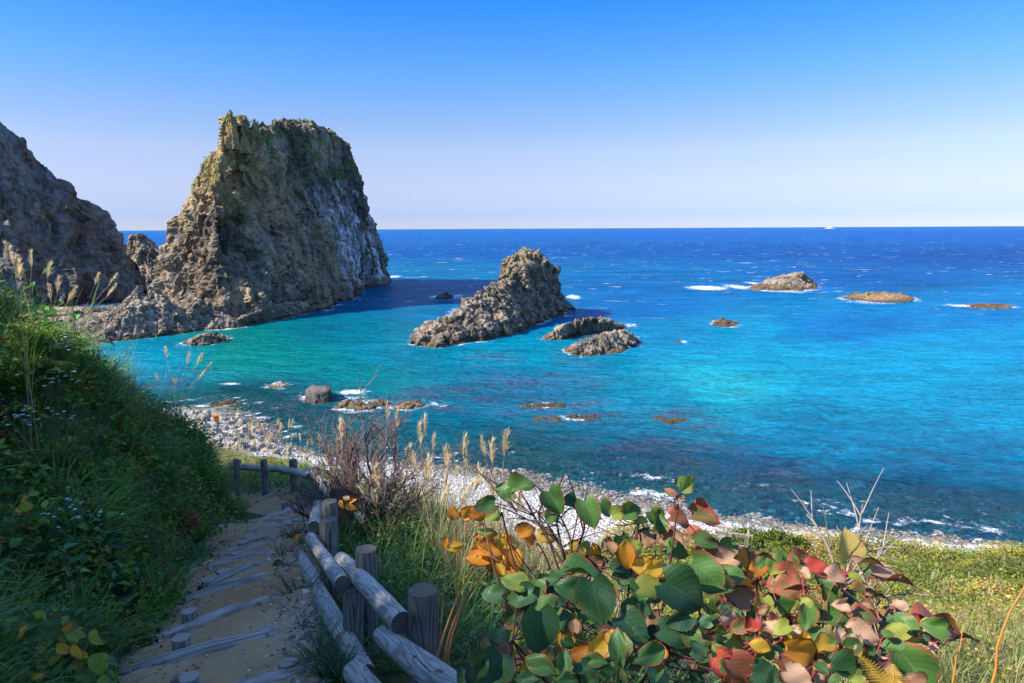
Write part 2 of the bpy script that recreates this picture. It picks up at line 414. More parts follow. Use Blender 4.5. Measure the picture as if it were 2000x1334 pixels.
# --- sea
def mat_sea():
    nt = NT('sea_water')
    P = nt.geo('Position'); xyz = nt.sep(P)
    col = nt.attr('col', 'Color'); shal = nt.attr('shallow'); foam_a = nt.attr('foam'); reef_a = nt.attr('reef'); open_a = nt.attr('open')
    wig = nt.noise(P, 0.35, 5, 0.6)
    # seabed blotches seen through the water
    rf = nt.noise(nt.mapping(P, (0.8, 1.6, 1)), 0.22, 9, 0.72, 0.5)
    rmask = nt.math('MULTIPLY', reef_a, nt.ramp(rf, [(0.45, 0.0), (0.58, 1.0)]))
    fine = nt.noise(P, 1.1, 5, 0.7)
    reefc = nt.mix(nt.ramp(fine, [(0.4, 0.0), (0.65, 1.0)]), (0.025, 0.042, 0.085), (0.10, 0.115, 0.165))
    c = nt.mix(nt.math('MULTIPLY', rmask, 0.8), col, reefc)
    patch = nt.noise(nt.mapping(P, (0.6, 1.4, 1)), 0.06, 5, 0.6)
    c = nt.mix(1.0, c, nt.ramp(patch, [(0.3, 0.82), (0.7, 1.18)]), 'MULTIPLY')
    # waves
    wv = nt.mapping(P, (0.55, 1.25, 1), (0, 0, R(14)))
    w1 = nt.noise(wv, 0.28, 3, 0.55, 0.6)
    w2 = nt.noise(nt.mapping(P, (0.7, 1.3, 1), (0, 0, R(-9))), 1.1, 4, 0.62, 0.4)
    w3 = nt.noise(nt.mapping(P, (0.8, 1.4, 1), (0, 0, R(22))), 3.6, 4, 0.6, 0.3)
    wf = nt.noise(nt.mapping(P, (0.35, 1.0, 1), (0, 0, R(6))), 0.05, 5, 0.7, 0.3)
    h = nt.math('ADD', nt.math('MULTIPLY', w1, 1.6), nt.math('ADD', nt.math('MULTIPLY', w2, 0.55), nt.math('MULTIPLY', w3, 0.14)))
    h = nt.math('ADD', h, nt.math('MULTIPLY', nt.math('MULTIPLY', wf, open_a), 3.0))
    bn = nt.bump(h, 1.0, 1.1)
    c = nt.mix(1.0, c, nt.ramp(nt.math('ADD', nt.math('MULTIPLY', w1, 0.35), nt.math('MULTIPLY', w2, 0.65)), [(0.36, 0.66), (0.5, 1.0), (0.64, 1.42)]), 'MULTIPLY')  # wave light painted into the colour: crests lighter, troughs darker
    c = nt.mix(1.0, c, nt.ramp(nt.math('ADD', nt.math('MULTIPLY', wf, open_a), nt.math('MULTIPLY', nt.math('SUBTRACT', 1.0, open_a), 0.5)), [(0.36, 0.78), (0.5, 1.0), (0.62, 1.25)]), 'MULTIPLY')  # same painted crest and trough light for the open-water swell
    # foam: broken by noise
    f1 = nt.noise(P, 0.75, 8, 0.72, 0.6)
    f2 = nt.noise(P, 3.1, 6, 0.7, 0.8)
    f1 = nt.math('MULTIPLY_ADD', nt.math('ADD', nt.math('MULTIPLY', f1, 0.7), nt.math('MULTIPLY', f2, 0.3)), 3.0, -1.0)
    fth = nt.math('SUBTRACT', nt.math('ADD', f1, foam_a), 1.0)
    foam = nt.mrange(fth, 0.0, 0.35)
    # wind caps on the open water
    cv = nt.mapping(P, (0.32, 1.0, 1), (0, 0, R(8)))
    k1 = nt.noise(cv, 0.16, 5, 0.75, 0.5)
    k2 = nt.noise(P, 0.012, 3, 0.6)
    cap = nt.math('MULTIPLY', nt.mrange(nt.math('ADD', k1, nt.math('MULTIPLY', nt.math('SUBTRACT', k2, 0.5), 0.12)), 0.635, 0.67), open_a)
    foam = nt.math('MAXIMUM', foam, nt.math('MULTIPLY', cap, 0.85))
    c2 = nt.mix(foam, c, (0.80, 0.82, 0.84))
    di = nt.node('ShaderNodeBsdfDiffuse'); nt.put(di.inputs['Color'], c2); nt.l.new(bn, di.inputs['Normal'])
    gl = nt.node('ShaderNodeBsdfGlossy'); gl.inputs['Roughness'].default_value = 0.14; nt.l.new(bn, gl.inputs['Normal'])
    fr = nt.node('ShaderNodeFresnel'); fr.inputs['IOR'].default_value = 1.33; nt.l.new(bn, fr.inputs['Normal'])
    gf = nt.math('MULTIPLY', nt.math('MULTIPLY_ADD', nt.math('MINIMUM', fr.outputs[0], 0.6), 0.34, 0.012), nt.math('SUBTRACT', 1.0, foam), clamp=True)
    pm = nt.node('ShaderNodeMixShader'); nt.put(pm.inputs[0], gf); nt.l.new(di.outputs[0], pm.inputs[1]); nt.l.new(gl.outputs[0], pm.inputs[2])
    pr = pm.outputs[0]
    tr = nt.node('ShaderNodeBsdfTransparent')
    nt.put(tr.inputs['Color'], (0.36, 0.76, 0.92))
    ms = nt.node('ShaderNodeMixShader')
    nt.put(ms.inputs[0], nt.math('MULTIPLY', shal, nt.math('SUBTRACT', 1.0, foam), clamp=True))
    nt.l.new(pr, ms.inputs[1]); nt.l.new(tr.outputs[0], ms.inputs[2])
    return nt.done(ms.outputs[0])
M_SEA = mat_sea()
M_FOAM = (lambda nt: nt.done(nt.principled((0.82, 0.84, 0.86), 0.7, 0.2)))(NT('sea_foam'))

# ================================================================== TERRAIN
PATH_C = np.array([(-0.45, -1.5), (-0.75, 0.2), (-1.15, 1.8), (-1.62, 3.0), (-2.06, 4.3), (-2.6, 5.9), (-3.12, 7.4), (-3.55, 9.0), (-3.78, 10.0), (-4.15, 11.3), (-4.75, 12.5), (-5.8, 13.3), (-7.6, 13.8)])
def plane(y): return 23.15 - 0.26 * np.asarray(y, float)
CP = []
for x, y in PATH_C:
    CP.append((x, y, float(plane(y))))
    if y > 0 and y < 12: CP.append((x + 1.5, y, float(plane(y)) - 0.05))
CP += [(-6.6, 15.2, 19.0), (-5.0, 17.0, 18.35), (-2.5, 14.5, 18.7), (-1.4, 10.5, 20.0), (-0.2, 8.0, 20.75), (0.4, 5.0, 21.6), (1.6, 2.6, 22.2), (2.5, 0.0, 22.7),
       (1.8, 6.0, 20.3), (1.8, 10.0, 17.8), (4.5, 4.5, 20.5), (8, 9, 17.4), (6, 0, 22.0), (14, 18.5, 13.0), (8, 18.5, 12.9), (0, 15.5, 16.4), (0, 25, 10.7), (0, 35, 6.0), (0, 45, 2.6),
       (15, 30, 6.9), (24, 30, 6.9), (30, 40, 3.9), (8, 40, 3.9), (5, 45.5, 2.5), (25, 46.5, 2.3), (42, 46, 2.3), (20, 10, 18.5), (36, 20, 14.5), (50, 36, 7), (60, 46, 3),
       (-8, 26, 11), (-8, 36, 7), (-10, 48, 3.6), (-14, 60, 2.3), (-8, 55, 2.2), (0, 50, 2.0), (10, 50, 1.8), (-22, 66, 2.2), (-30, 72, 2.1), (-42, 82, 1.6), (-55, 84, 3),
       # bank and hill to the left
       (-4.3, 4.6, 22.9), (-4.9, 6.5, 22.9), (-5.2, 8.5, 22.5), (-5.5, 10.0, 22.0), (-5.75, 11.6, 20.9), (-3.4, 2.2, 23.6), (-2.6, 0.2, 24.0), (-3.3, 4.4, 22.2), (-4.1, 7.2, 22.0), (-4.6, 9.2, 21.3),
       (-8, 12.3, 22.4), (-9, 14.2, 21.2), (-12, 18, 19.5), (-20, 25, 17.0), (-15, 30, 11.5), (-25, 40, 8.5), (-32, 60, 3.6), (-45, 55, 8), (-45, 30, 20), (-60, 60, 12),
       (-6.5, 2.0, 25.4), (-12, 2, 30.3), (-12.5, 7.5, 27.6), (-14, 13, 25.0), (-20, 5, 32.4), (-26, 15, 27.5), (-5.3, 7.0, 23.35), (-5.0, 5.5, 23.25), (-6.0, 5.2, 24.2), (-4.2, 6.0, 22.6), (-6.1, 8.0, 23.45), (-5.75, 8.5, 23.2), (-6.9, 9.0, 23.5), (-40, 8, 36), (-60, 20, 36), (-7, -6, 28), (-12, -6, 34.4), (-15, -3.5, 36.0), (-30, -8, 38), (0, -8, 26), (12, -8, 24), (40, -8, 24), (60, 10, 19)]
for px, py, Y in ((360, 838, 11.2), (310, 812, 10.6), (260, 790, 9.8), (190, 728, 8.5), (120, 690, 7.6), (40, 660, 6.8), (420, 905, 12.2)): CP.append(tuple(Py(px, py, Y)))
for px, py, z in ((310, 790, -0.6), (250, 750, -1.4), (200, 715, -2.0), (300, 742, -1.4)): CP.append(tuple(Pz(px, py, z)))
for px, py in ((1000, 928), (1100, 943), (1200, 960), (1300, 982), (1400, 1003), (1500, 1020), (1620, 1035), (1750, 1046), (1900, 1059), (2080, 1070), (900, 912), (800, 902), (680, 893), (600, 884), (560, 868), (535, 842), (495, 816), (450, 800), (392, 794)):
    q = Pz(px, py, 0.0); CP.append(tuple(q))
    n = np.array((q[0], q[1])); n = n / np.linalg.norm(n)
    n = (n + np.array((0.35, 0.9))); n /= np.linalg.norm(n)
    CP.append((q[0] + n[0] * 6, q[1] + n[1] * 6, -0.42)); CP.append((q[0] + n[0] * 26, q[1] + n[1] * 26, -2.6))
CP = np.array(CP)
def _tps(r2): return np.where(r2 > 1e-9, 0.5 * r2 * np.log(np.maximum(r2, 1e-12)), 0)
_c = CP[:, :2]; _n = len(CP)
_A = np.zeros((_n + 3, _n + 3))
_A[:_n, :_n] = _tps(((_c[:, None] - _c[None]) ** 2).sum(-1)) + np.eye(_n) * 0.02
_A[:_n, _n] = 1; _A[:_n, _n + 1:] = _c; _A[_n, :_n] = 1; _A[_n + 1:, :_n] = _c.T
_W = np.linalg.solve(_A, np.concatenate((CP[:, 2], (0, 0, 0))))
def path_dist(x, y):
    q = np.stack((np.asarray(x, float).ravel(), np.asarray(y, float).ravel()), 1)
    best = np.full(len(q), 1e9)
    for a, b in zip(PATH_C[:-1], PATH_C[1:]):
        d = b - a; t = np.clip(((q - a) @ d) / (d @ d), 0, 1)
        best = np.minimum(best, np.linalg.norm(q - a - t[:, None] * d, axis=1))
    return best.reshape(np.shape(x))
def terrain_z(x, y):
    x = np.asarray(x, float); y = np.asarray(y, float); sh = np.shape(x)
    xf, yf = x.ravel(), y.ravel(); out = np.empty(len(xf))
    for k in range(0, len(xf), 20000):
        q = np.stack((xf[k:k + 20000], yf[k:k + 20000]), 1)
        out[k:k + 20000] = _tps(((q[:, None] - _c[None]) ** 2).sum(-1)) @ _W[:_n] + _W[_n] + q @ _W[_n + 1:]
    amp = 0.12 + 0.5 * sstep(14, 30, yf) * sstep(1.5, 5, out) + 0.06 * (1 - sstep(-0.2, 0.6, out))
    out = out + fbm(P2(xf * 0.35, yf * 0.35), 4, 5) * amp
    pd = path_dist(xf, yf)
    w = sstep(1.15, 0.7, pd) * (yf < 14.2)
    out = out * (1 - w) + (plane(yf) - 0.16) * w
    return out.reshape(sh)
def spaced(segs):
    a = []
    for s, e, st in segs: a.append(np.arange(s, e, st))
    return np.concatenate(a + [[segs[-1][1]]])
gx = spaced([(-70, -14, 1.2), (-14, 8, 0.25), (8, 70, 1.0)])
gy = spaced([(-10, -1, 0.8), (-1, 18, 0.25), (18, 130, 0.9)])
GX, GY = np.meshgrid(gx, gy)
GZ = terrain_z(GX, GY)
ter = obj('hillside', mesh_np('hillside', np.stack((GX, GY, GZ), -1), grid_faces(len(gx), len(gy)), M_GROUND, True), kind='structure')
tag(ter, 'steep overgrown hillside dropping to the pebble beach', 'hillside')

# ================================================================== ROCKS
RINGS = []            # waterline outlines, for the surf round them
def catmull(pts, t, closed=True):
    """pts (K,3) sampled at t in [0,K)"""
    K = len(pts); i = np.floor(t).astype(int); f = (t - i)[:, None]
    p0, p1, p2, p3 = (pts[(i + k) % K] for k in (-1, 0, 1, 2))
    return 0.5 * (2 * p1 + (p2 - p0) * f + (2 * p0 - 5 * p1 + 4 * p2 - p3) * f * f + (3 * p1 - p0 - 3 * p2 + p3) * f ** 3)
def loft(levels, nu, nv, cap=None, soft=0.5):
    levels = [np.array(l, float) for l in levels]
    K = len(levels[0])
    base = levels[0]
    seg = np.linalg.norm(np.roll(base, -1, 0) - base, axis=1) + np.linalg.norm(np.roll(levels[-1], -1, 0) - levels[-1], axis=1) * 0.7
    cum = np.concatenate(([0], np.cumsum(seg)))
    s = np.linspace(0, cum[-1], nu, endpoint=False)
    t = np.interp(s, cum, np.arange(K + 1)); t = np.minimum(t, K - 1e-6)
    rings = [soft * catmull(l, t) + (1 - soft) * (l[np.floor(t).astype(int)] * (1 - (t % 1))[:, None] + l[(np.floor(t).astype(int) + 1) % K] * (t % 1)[:, None]) for l in levels]
    L = len(rings); zs = np.array([r[:, 2].mean() for r in rings])
    d = np.array([np.linalg.norm(rings[k + 1] - rings[k], axis=1).mean() for k in range(L - 1)])
    cum = np.concatenate(([0], np.cumsum(d))); lv = np.interp(np.linspace(0, cum[-1], nv), cum, np.arange(L))
    V = []
    for q in lv:
        i = min(int(q), L - 2); f = q - i
        V.append(rings[i] * (1 - f) + rings[i + 1] * f)
    top = V[-1]
    c = top[:, :2].mean(0); dv = top[:, :2] - c
    w, e = np.linalg.eigh(dv.T @ dv); ax = e[:, 1]; ln = np.abs(dv @ ax).max()
    nc = cap or max(6, nv // 6)
    pr = np.clip(dv @ ax, -ln * 0.72, ln * 0.72)[:, None] * ax + c
    wid = np.sqrt(np.abs(w[0]) / len(top))
    for k in range(1, nc + 1):
        f = k / nc
        xy = top[:, :2] * (1 - f) + pr * f
        z = top[:, 2] + 0.35 * wid * (1 - (1 - f) ** 2)
        V.append(np.concatenate((xy, z[:, None]), 1))
    return np.concatenate(V), grid_faces(nu, len(V), True), nu
def facet(p, size, seed):
    """blocky planes: each cell gets its own offset and tilt"""
    q = p / size
    i = np.floor(q).astype(np.int64); f1 = np.full(len(q), 9.0)
    best = np.zeros(len(q)); 
    for dx in (-1, 0, 1):
        for dy in (-1, 0, 1):
            for dz in (-1, 0, 1):
                c = i + (dx, dy, dz)
                h = _h(c[:, 0], c[:, 1], c[:, 2], seed)
                ctr = c + np.stack(((h & 1023) / 1023.0, ((h >> 10) & 1023) / 1023.0, ((h >> 20) & 1023) / 1023.0), 1)
                r = q - ctr; d = np.abs(r).max(1) * 0.5 + np.sqrt((r ** 2).sum(1)) * 0.5
                g = _G[(h >> 7) & 255]
                val = ((h >> 3) & 255) / 255.0 - 0.5 + (r * g).sum(1) * 1.1
                m = d < f1
                f1 = np.where(m, d, f1); best = np.where(m, val, best)
    return best
def rough_rock(v, f, amp, size, seed, vert=0.45, strata=0.0, sdir=(0.25, 0.1, 1.0), steps=1.0, ribs=0.0):
    """craggy relief: buttresses and gullies, blocky planes, layers, in metres"""
    fade = (sstep(-3.0, 1.0, v[:, 2]) * 0.75 + 0.25)[:, None] * (1 - 0.4 * sstep(44, 56, v[:, 2]))[:, None]
    n = vnormals(v, f); n[:, 2] *= 0.5
    q = v * (1, 1, vert)
    warp = np.stack([fbm(v / (size * 0.9) + 31 * k, 3, seed + 50 + k) for k in range(3)], 1)
    d = ridged(q / size + warp * 0.3, 4, seed, 0.5) * 0.85 + fbm(q / (size * 2.2), 2, seed + 9) * 0.7
    if ribs:
        lean = v + np.stack((v[:, 2] * 0.22, 0 * v[:, 2], 0 * v[:, 2]), 1)
        rb_ = 1 - 2 * np.abs(perlin(lean * (1, 0.8, 0.07) / (size * 0.62) + warp * 0.22, seed + 31))
        d = d + ribs * (rb_ - 0.3) + ribs * 0.45 * (0.6 - 2 * np.abs(perlin(lean * (1, 0.8, 0.1) / (size * 0.26) + warp * 0.3, seed + 32)))
    d = d - d.mean() - 0.12
    v = v + n * (d * amp)[:, None] * fade
    n = vnormals(v, f)
    w = v + warp * size * 0.12
    va = min(0.75, vert)
    d = facet(w * (1, 1, va), size * 0.5, seed + 3) * 0.40 + facet(w * (1, 1, va), size * 0.2, seed + 4) * 0.24 + facet(w, size * 0.085, seed + 5) * 0.07
    d = d + (0.5 - 2 * np.abs(perlin((w + np.stack((v[:, 2] * 0.2, 0 * v[:, 2], 0 * v[:, 2]), 1)) * (1, 1, va * 0.4) / (size * 0.13), seed + 41))) * 0.13
    d = d * 0.8 * steps
    if strata:
        sd = np.array(sdir) / np.linalg.norm(sdir)
        s = (v @ sd) / (size * 0.12) + fbm(v / (size * 1.1), 3, seed + 21) * 2.2
        fr = s - np.floor(s)
        d = d + strata * (np.where(fr < 0.75, fr / 0.75, (1 - fr) / 0.25) - 0.5) * (0.5 + fbm(v / size, 2, seed + 22))
    d = d + ridged(v / (size * 0.1), 3, seed + 7, 0.6) * 0.035
    return v + n * (d * amp)[:, None] * fade
def rock_mask(v, f, warm=0, guano=None, moss=0, tide=1.3, seed=0):
    m = np.zeros((len(v), 4), np.float32)
    n = vnormals(v, f)
    nz = fbm(v * 0.15, 3, seed + 90)
    m[:, 0] = np.clip(warm, 0, 1) if np.ndim(warm) else warm
    if guano is not None: m[:, 1] = guano
    m[:, 2] = sstep(tide * 1.35, tide * 0.35, v[:, 2] + nz * 0.5 * tide)
    if np.ndim(moss) or moss:
        m[:, 3] = np.clip(moss * sstep(0.02, 0.42, n[:, 2]) * sstep(-0.1, 0.35, nz + 0.15), 0, 1)
    return m
def add_ring(v, zt=0.0, step=1):
    b = v[np.abs(v[:, 2] - zt) < 0.6][::step, :2]
    if len(b): RINGS.append(b)
def make_rock(name, parts, mat, label, cat='rock', group=None, kind=None, **mk):
    """parts: list of (verts, faces)"""
    vs_, fs_, off = [], [], 0
    for v, f in parts:
        vs_.append(v); fs_.append(f + off); off += len(v)
    v, f = np.concatenate(vs_), np.concatenate(fs_)
    warm = mk.pop('warm', 0); guano = mk.pop('guano', None); moss = mk.pop('moss', 0); tide = mk.pop('tide', 1.3)
    warm = warm(v) if callable(warm) else warm
    guano = guano(v) if callable(guano) else guano
    moss = moss(v) if callable(moss) else moss
    m = rock_mask(v, f, warm, guano, moss, tide)
    if not mk.pop('noring', False): add_ring(v)
    c = v.mean(0); c[2] = 0
    o = obj(name, mesh_np(name, v - c, f, mat, False, {'mask': m}), None, c, label, cat, group, kind)
    return o, v, f
def dome_levels(cx, cy, rx, ry, h, rot=0.0, K=10, seed=0, sink=2.0, lean=(0, 0), top=0.35, mid=0.72, irr=0.25):
    r = np.random.default_rng(seed)
    a = np.arange(K) / K * 2 * math.pi
    rad = 1 + r.uniform(-irr, irr, K)
    ca, sa = math.cos(rot), math.sin(rot)
    out = []
    for fr, z in ((1.12, -sink), (1.0, 0.0), (mid, h * 0.55), (top, h * 0.92)):
        x, y = np.cos(a) * rx * rad * fr, np.sin(a) * ry * rad * fr
        k = max(z, 0) / h
        out.append(np.stack((cx + x * ca - y * sa + lean[0] * k, cy + x * sa + y * ca + lean[1] * k, np.full(K, z) * (1 + (r.uniform(-0.2, 0.2, K) if z > h * 0.8 else 0))), 1))
    return out

# --- the great stack
def lv(pts, z=None): return [(p[0], p[1], p[2] if z is None else z) for p in pts]
b0 = [(-98, 193), (-88, 184), (-76, 176), (-67, 196), (-61, 217), (-60, 245), (-59.5, 285), (-57.5, 322), (-66, 342), (-88, 335), (-106, 295), (-112, 245), (-108, 205)]
b1 = [(-97, 198), (-88.5, 191), (-79.5, 184), (-70, 200), (-64, 221), (-62.5, 247), (-62, 286), (-60.5, 319), (-68, 335), (-87, 328), (-102, 292), (-107, 245), (-103.5, 207)]
b2 = [(-95.5, 201), (-88.5, 196), (-82, 191.5), (-74, 206), (-68, 226), (-65.5, 250), (-64.5, 286), (-63.5, 314), (-70, 328), (-86, 321), (-99, 290), (-102.5, 246), (-99.5, 209)]
b3 = [(-88.4, 206), (-86, 203.5), (-83.4, 201.5), (-79.5, 212), (-74.5, 232), (-71.5, 252), (-69, 282), (-67.5, 304), (-73, 318), (-84, 312), (-93, 286), (-94, 246), (-90.5, 214)]
b4 = [(-84.2, 207), (-83.4, 206), (-82.4, 207.5), (-81.6, 215), (-79.5, 236), (-76, 252), (-71.5, 273), (-69.8, 296), (-75, 310), (-82, 302), (-87, 280), (-86.5, 246), (-84.8, 217)]
z3 = [44, 44, 43, 41, 42, 46, 48, 46, 44, 45, 46, 44, 44]
z4 = [54.5, 56.0, 53.0, 52.5, 56.5, 60.0, 61.5, 57.5, 55, 58, 60, 56, 53]
levels = [lv(b0, -3), lv(b0, 1), lv(b1, 14), lv(b2, 27), [(p[0], p[1], z) for p, z in zip(b3, z3)], [(p[0], p[1], z) for p, z in zip(b4, z4)]]
v, f, nu = loft(levels, 900, 170, 22)
v[:, 2] += sstep(46, 55, v[:, 2]) * (ridged(P2(v[:, 0] / 5.0, v[:, 1] / 7.0), 3, 19, 0.55) * 2.1 - 1.3)
v = rough_rock(v, f, 4.3, 13.0, 3, 0.28, 0.10, (0.35, 0.15, 1.0), 0.85, 0.75)
def crag(px, py, Y, r, h, seed, ry=None):
    p = Py(px, py, Y) + np.array((-0.4, 0.8, 0.0))
    L = dome_levels(p[0], p[1], r, ry or r, h * 1.05, 0.4, 9, seed, 3.0, top=0.5 if h < 4 else 0.3, mid=0.8 if h < 4 else 0.62, irr=0.3)
    L = [l + np.array((0, 0, p[2] - h)) for l in L]
    w, g, _ = loft(L, 90, 26, 5)
    return rough_rock(w + np.array((0, 0, 0.0)), g, 1.0, 3.5, seed, 0.5, 0.2, (0.35, 0.15, 1.0)), g
crags = [crag(449, 222, 206, 1.8, 7, 501), crag(472, 246, 211, 1.6, 5, 502), crag(499, 240, 220, 2.4, 5.5, 503)]
def stack_warm(v):
    w = sstep(20, 46, v[:, 2] + fbm(v * 0.06, 3, 8) * 14) * sstep(232, 205, v[:, 1]) * 0.9
    return w
def stack_guano(v):
    g = sstep(0, 6, v[:, 2]) * sstep(48, 34, v[:, 2] + fbm(v * 0.05, 2, 12) * 10) * sstep(238, 252, v[:, 1]) * sstep(320, 308, v[:, 1]) * (v[:, 0] > -82)
    return g * sstep(-0.25, 0.15, fbm(v * (0.06, 0.06, 0.03), 3, 77)) * 0.85
def stack_moss(v):
    return sstep(30, 46, v[:, 2]) * 0.95
# notch of the sea cave in the far right face
cave = np.array(Pz(693, 541, 0.0)); cave = np.array((-60.0, 283.0, 4.0))
dcv = np.sqrt(((v - cave) ** 2 * np.array((0.6, 1.0 / 60, 1.0 / 60))).sum(1))
push = sstep(1.0, 0.55, np.sqrt(((v[:, 1] - 288) / 13) ** 2 + ((v[:, 2] - 4) / 10) ** 2)) * (v[:, 0] > -75)
v[:, 0] -= push * 9
stack_v, stack_f = v, f
stack, stack_v, stack_f = make_rock('sea_stack', [(v, f)] + crags, M_ROCK, 'towering craggy sea stack with grassy crest and white-streaked shaded right face', 'sea stack',
                                  warm=stack_warm, guano=stack_guano, moss=stack_moss, tide=1.2)
# --- headland on the left
h0 = [(-133, 243), (-150, 229), (-168, 214), (-225, 166), (-310, 150), (-310, 285), (-200, 281), (-158, 275), (-138, 262)]
h1 = [(-140, 246), (-155, 233), (-172, 219), (-228, 173), (-305, 158), (-305, 280), (-200, 276), (-160, 270), (-143, 261)]
h2 = [(-146, 249), (-162, 240), (-181, 228), (-233, 188), (-295, 172), (-295, 272), (-205, 269), (-170, 265), (-149, 258)]
h3 = [(-149, 251), (-164, 246), (-188, 234), (-234, 204), (-285, 190), (-285, 262), (-210, 261), (-170, 259), (-151, 255)]
levels = [lv(h0, -3), lv(h0, 1), lv(h1, 13), [(p[0], p[1], z) for p, z in zip(h2, (22, 28, 38, 46, 44, 44, 42, 30, 23))], [(p[0], p[1], z) for p, z in zip(h3, (28, 41, 64, 82, 80, 80, 70, 45, 31))]]
v, f, nu = loft(levels, 640, 130, 16)
v = rough_rock(v, f, 3.6, 12.0, 41, 0.35, 0.07, (-0.3, 0.2, 1.0), 0.85, 0.45)
make_rock('headland_cliff', [(v, f)], M_HEAD, 'dark shaded headland cliff at the left edge of the bay', 'cliff', moss=lambda v: sstep(4, 30, v[:, 2]) * 0.35, tide=1.3)
# --- pointed stack in the gap
_k = 326.0 / 290.0
p0 = [(x * _k, y * _k) for x, y in [(-168, 287), (-160, 280), (-149, 280), (-139, 288), (-143, 300), (-158, 305), (-169, 299)]]
p1 = [(x * _k, y * _k) for x, y in [(-164, 289), (-159, 284), (-151, 285), (-145, 290), (-148, 298), (-158, 301), (-165, 297)]]
p2 = [(x * _k, y * _k) for x, y in [(-160, 290.5), (-158.3, 289), (-156.5, 289), (-155, 291), (-155.5, 293), (-158, 294), (-160, 293)]]
v, f, nu = loft([lv(p0, -3), lv(p0, 1), lv(p1, 11), lv(p2, 22.3)], 260, 80, 8)
v = rough_rock(v, f, 1.7, 8.0, 61, 0.5, 0.4, (0.3, 0.0, 1.0))
make_rock('pointed_rock', [(v, f)], M_LEDGE, 'small pointed layered rock in the gap between headland and great stack', 'rock', tide=1.3)
# --- rocks at the foot of the stack
def poly_rock(name, base_px, peaks, mat, label, h_side=0.5, nu=260, nv=44, amp=1.1, size=4.5, seed=1, tide=0.9, strata=0.1, group=None, inner=0.55, cat='rock', domes=(), **mk):
    """base_px: waterline outline in picture points (or (x,y) pairs); peaks: (x,y,z) ridge points"""
    base = np.array([tuple(Pz(a, b, 0.0)[:2]) if a > 150 or b > 420 else (a, b) for a, b in base_px])
    pk = np.array(peaks, float)
    c = pk[:, :2].mean(0)
    tops, mids = [], []
    for b in base:
        d = np.linalg.norm(pk[:, :2] - b, axis=1); w = 1.0 / (d + 0.3) ** 3; w /= w.sum()
        t = (w[:, None] * pk).sum(0)
        m = b * (1 - inner) + t[:2] * inner
        mids.append((m[0], m[1], t[2] * h_side)); tops.append((b[0] * 0.12 + t[0] * 0.88, b[1] * 0.12 + t[1] * 0.88, t[2]))
    cen = base.mean(0)
    lo = [(cen[0] + (b[0] - cen[0]) * 1.06, cen[1] + (b[1] - cen[1]) * 1.06, -2.0) for b in base]
    v, f, _ = loft([lo, [(b[0], b[1], 0.05) for b in base], mids, tops], nu, nv, 6)
    v = rough_rock(v, f, amp, size, seed, 0.7, strata)
    parts = [(v, f)]
    for k_, (px, py, Y, rx, ry) in enumerate(domes):
        c_ = Py(px, py, Y)
        w_, g_, _ = loft(dome_levels(c_[0], c_[1], rx, ry, c_[2], 0.3, 10, seed + 7 + k_, 1.5, top=0.16, mid=0.52, irr=0.2), 220, 46, 6)
        parts.append((rough_rock(w_, g_, amp, size, seed + 11 + k_, 0.6, strata), g_))
    return make_rock(name, parts, mat, label, cat, group, tide=tide, **mk)
q = lambda px, py, z: tuple(Pz(px, py, z))
poly_rock('foot_rock', [(175, 668), (225, 667), (275, 662), (330, 656), (372, 648), (372, 628), (345, 606), (300, 600), (255, 606), (215, 625)],
          [Py(285, 570, 166), Py(310, 600, 172), Py(250, 620, 160), Py(205, 650, 154)], M_LEDGE, 'humped barnacled rock mass rising to a blunt point at the stack\'s left foot', h_side=0.55, nu=420, nv=70, amp=1.5, size=5.0, seed=71, tide=1.0, strata=0.15, domes=((284, 566, 170, 12, 9), (312, 590, 174, 9, 7)))
poly_rock('foot_rock', [(348, 648), (385, 644), (425, 640), (462, 632), (468, 618), (430, 602), (390, 600), (350, 612)],
          [Py(395, 592, 174), Py(375, 598, 172), Py(430, 606, 178)], M_LEDGE, 'rounded pocked rock hump directly below the stack\'s lit face', h_side=0.6, nu=320, nv=50, amp=1.3, size=4.5, seed=72, tide=0.9, strata=0.15, domes=((395, 588, 176, 9, 7),))
poly_rock('rock_ledge', [(446, 640), (485, 634), (530, 627), (575, 618), (612, 608), (634, 599), (622, 588), (580, 592), (530, 604), (480, 616), (455, 625)],
          [Py(590, 585, 203), Py(550, 597, 194), Py(500, 612, 182), Py(470, 622, 176), Py(615, 590, 210)], M_LEDGE, 'long low sunlit rock ledge along the stack\'s waterline', h_side=0.75, nu=420, nv=44, amp=1.1, size=4.0, seed=73, tide=0.8, strata=0.12)
poly_rock('rock_platform', [(60, 640), (120, 655), (165, 662), (200, 650), (235, 630), (250, 612), (225, 604), (150, 604), (70, 606)],
          [Py(100, 618, 178), Py(150, 613, 185), Py(210, 606, 200), Py(140, 632, 168)], M_LEDGE, 'flat pale rock platform in front of the dark headland', h_side=0.85, nu=420, nv=40, amp=0.9, size=3.5, seed=74, tide=0.4, strata=0.1, inner=0.35)
poly_rock('shore_rock', [(204, 612), (225, 611), (236, 606), (233, 598), (215, 596), (203, 602)], [Py(217, 598, 212), Py(225, 599, 213)], M_HEAD, 'small dark rock in the shaded channel under the headland', nu=120, nv=24, amp=0.6, size=3, seed=75)
poly_rock('islet_rock', [(361, 674), (395, 675), (425, 671), (444, 664), (435, 656), (405, 656), (375, 661)], [Py(400, 651, 149), Py(425, 655, 151), Py(380, 660, 147.5)], M_LEDGE, 'small jagged brown islet in the green water before the great stack', nu=240, nv=34, amp=0.8, size=2.6, seed=76, tide=0.5)
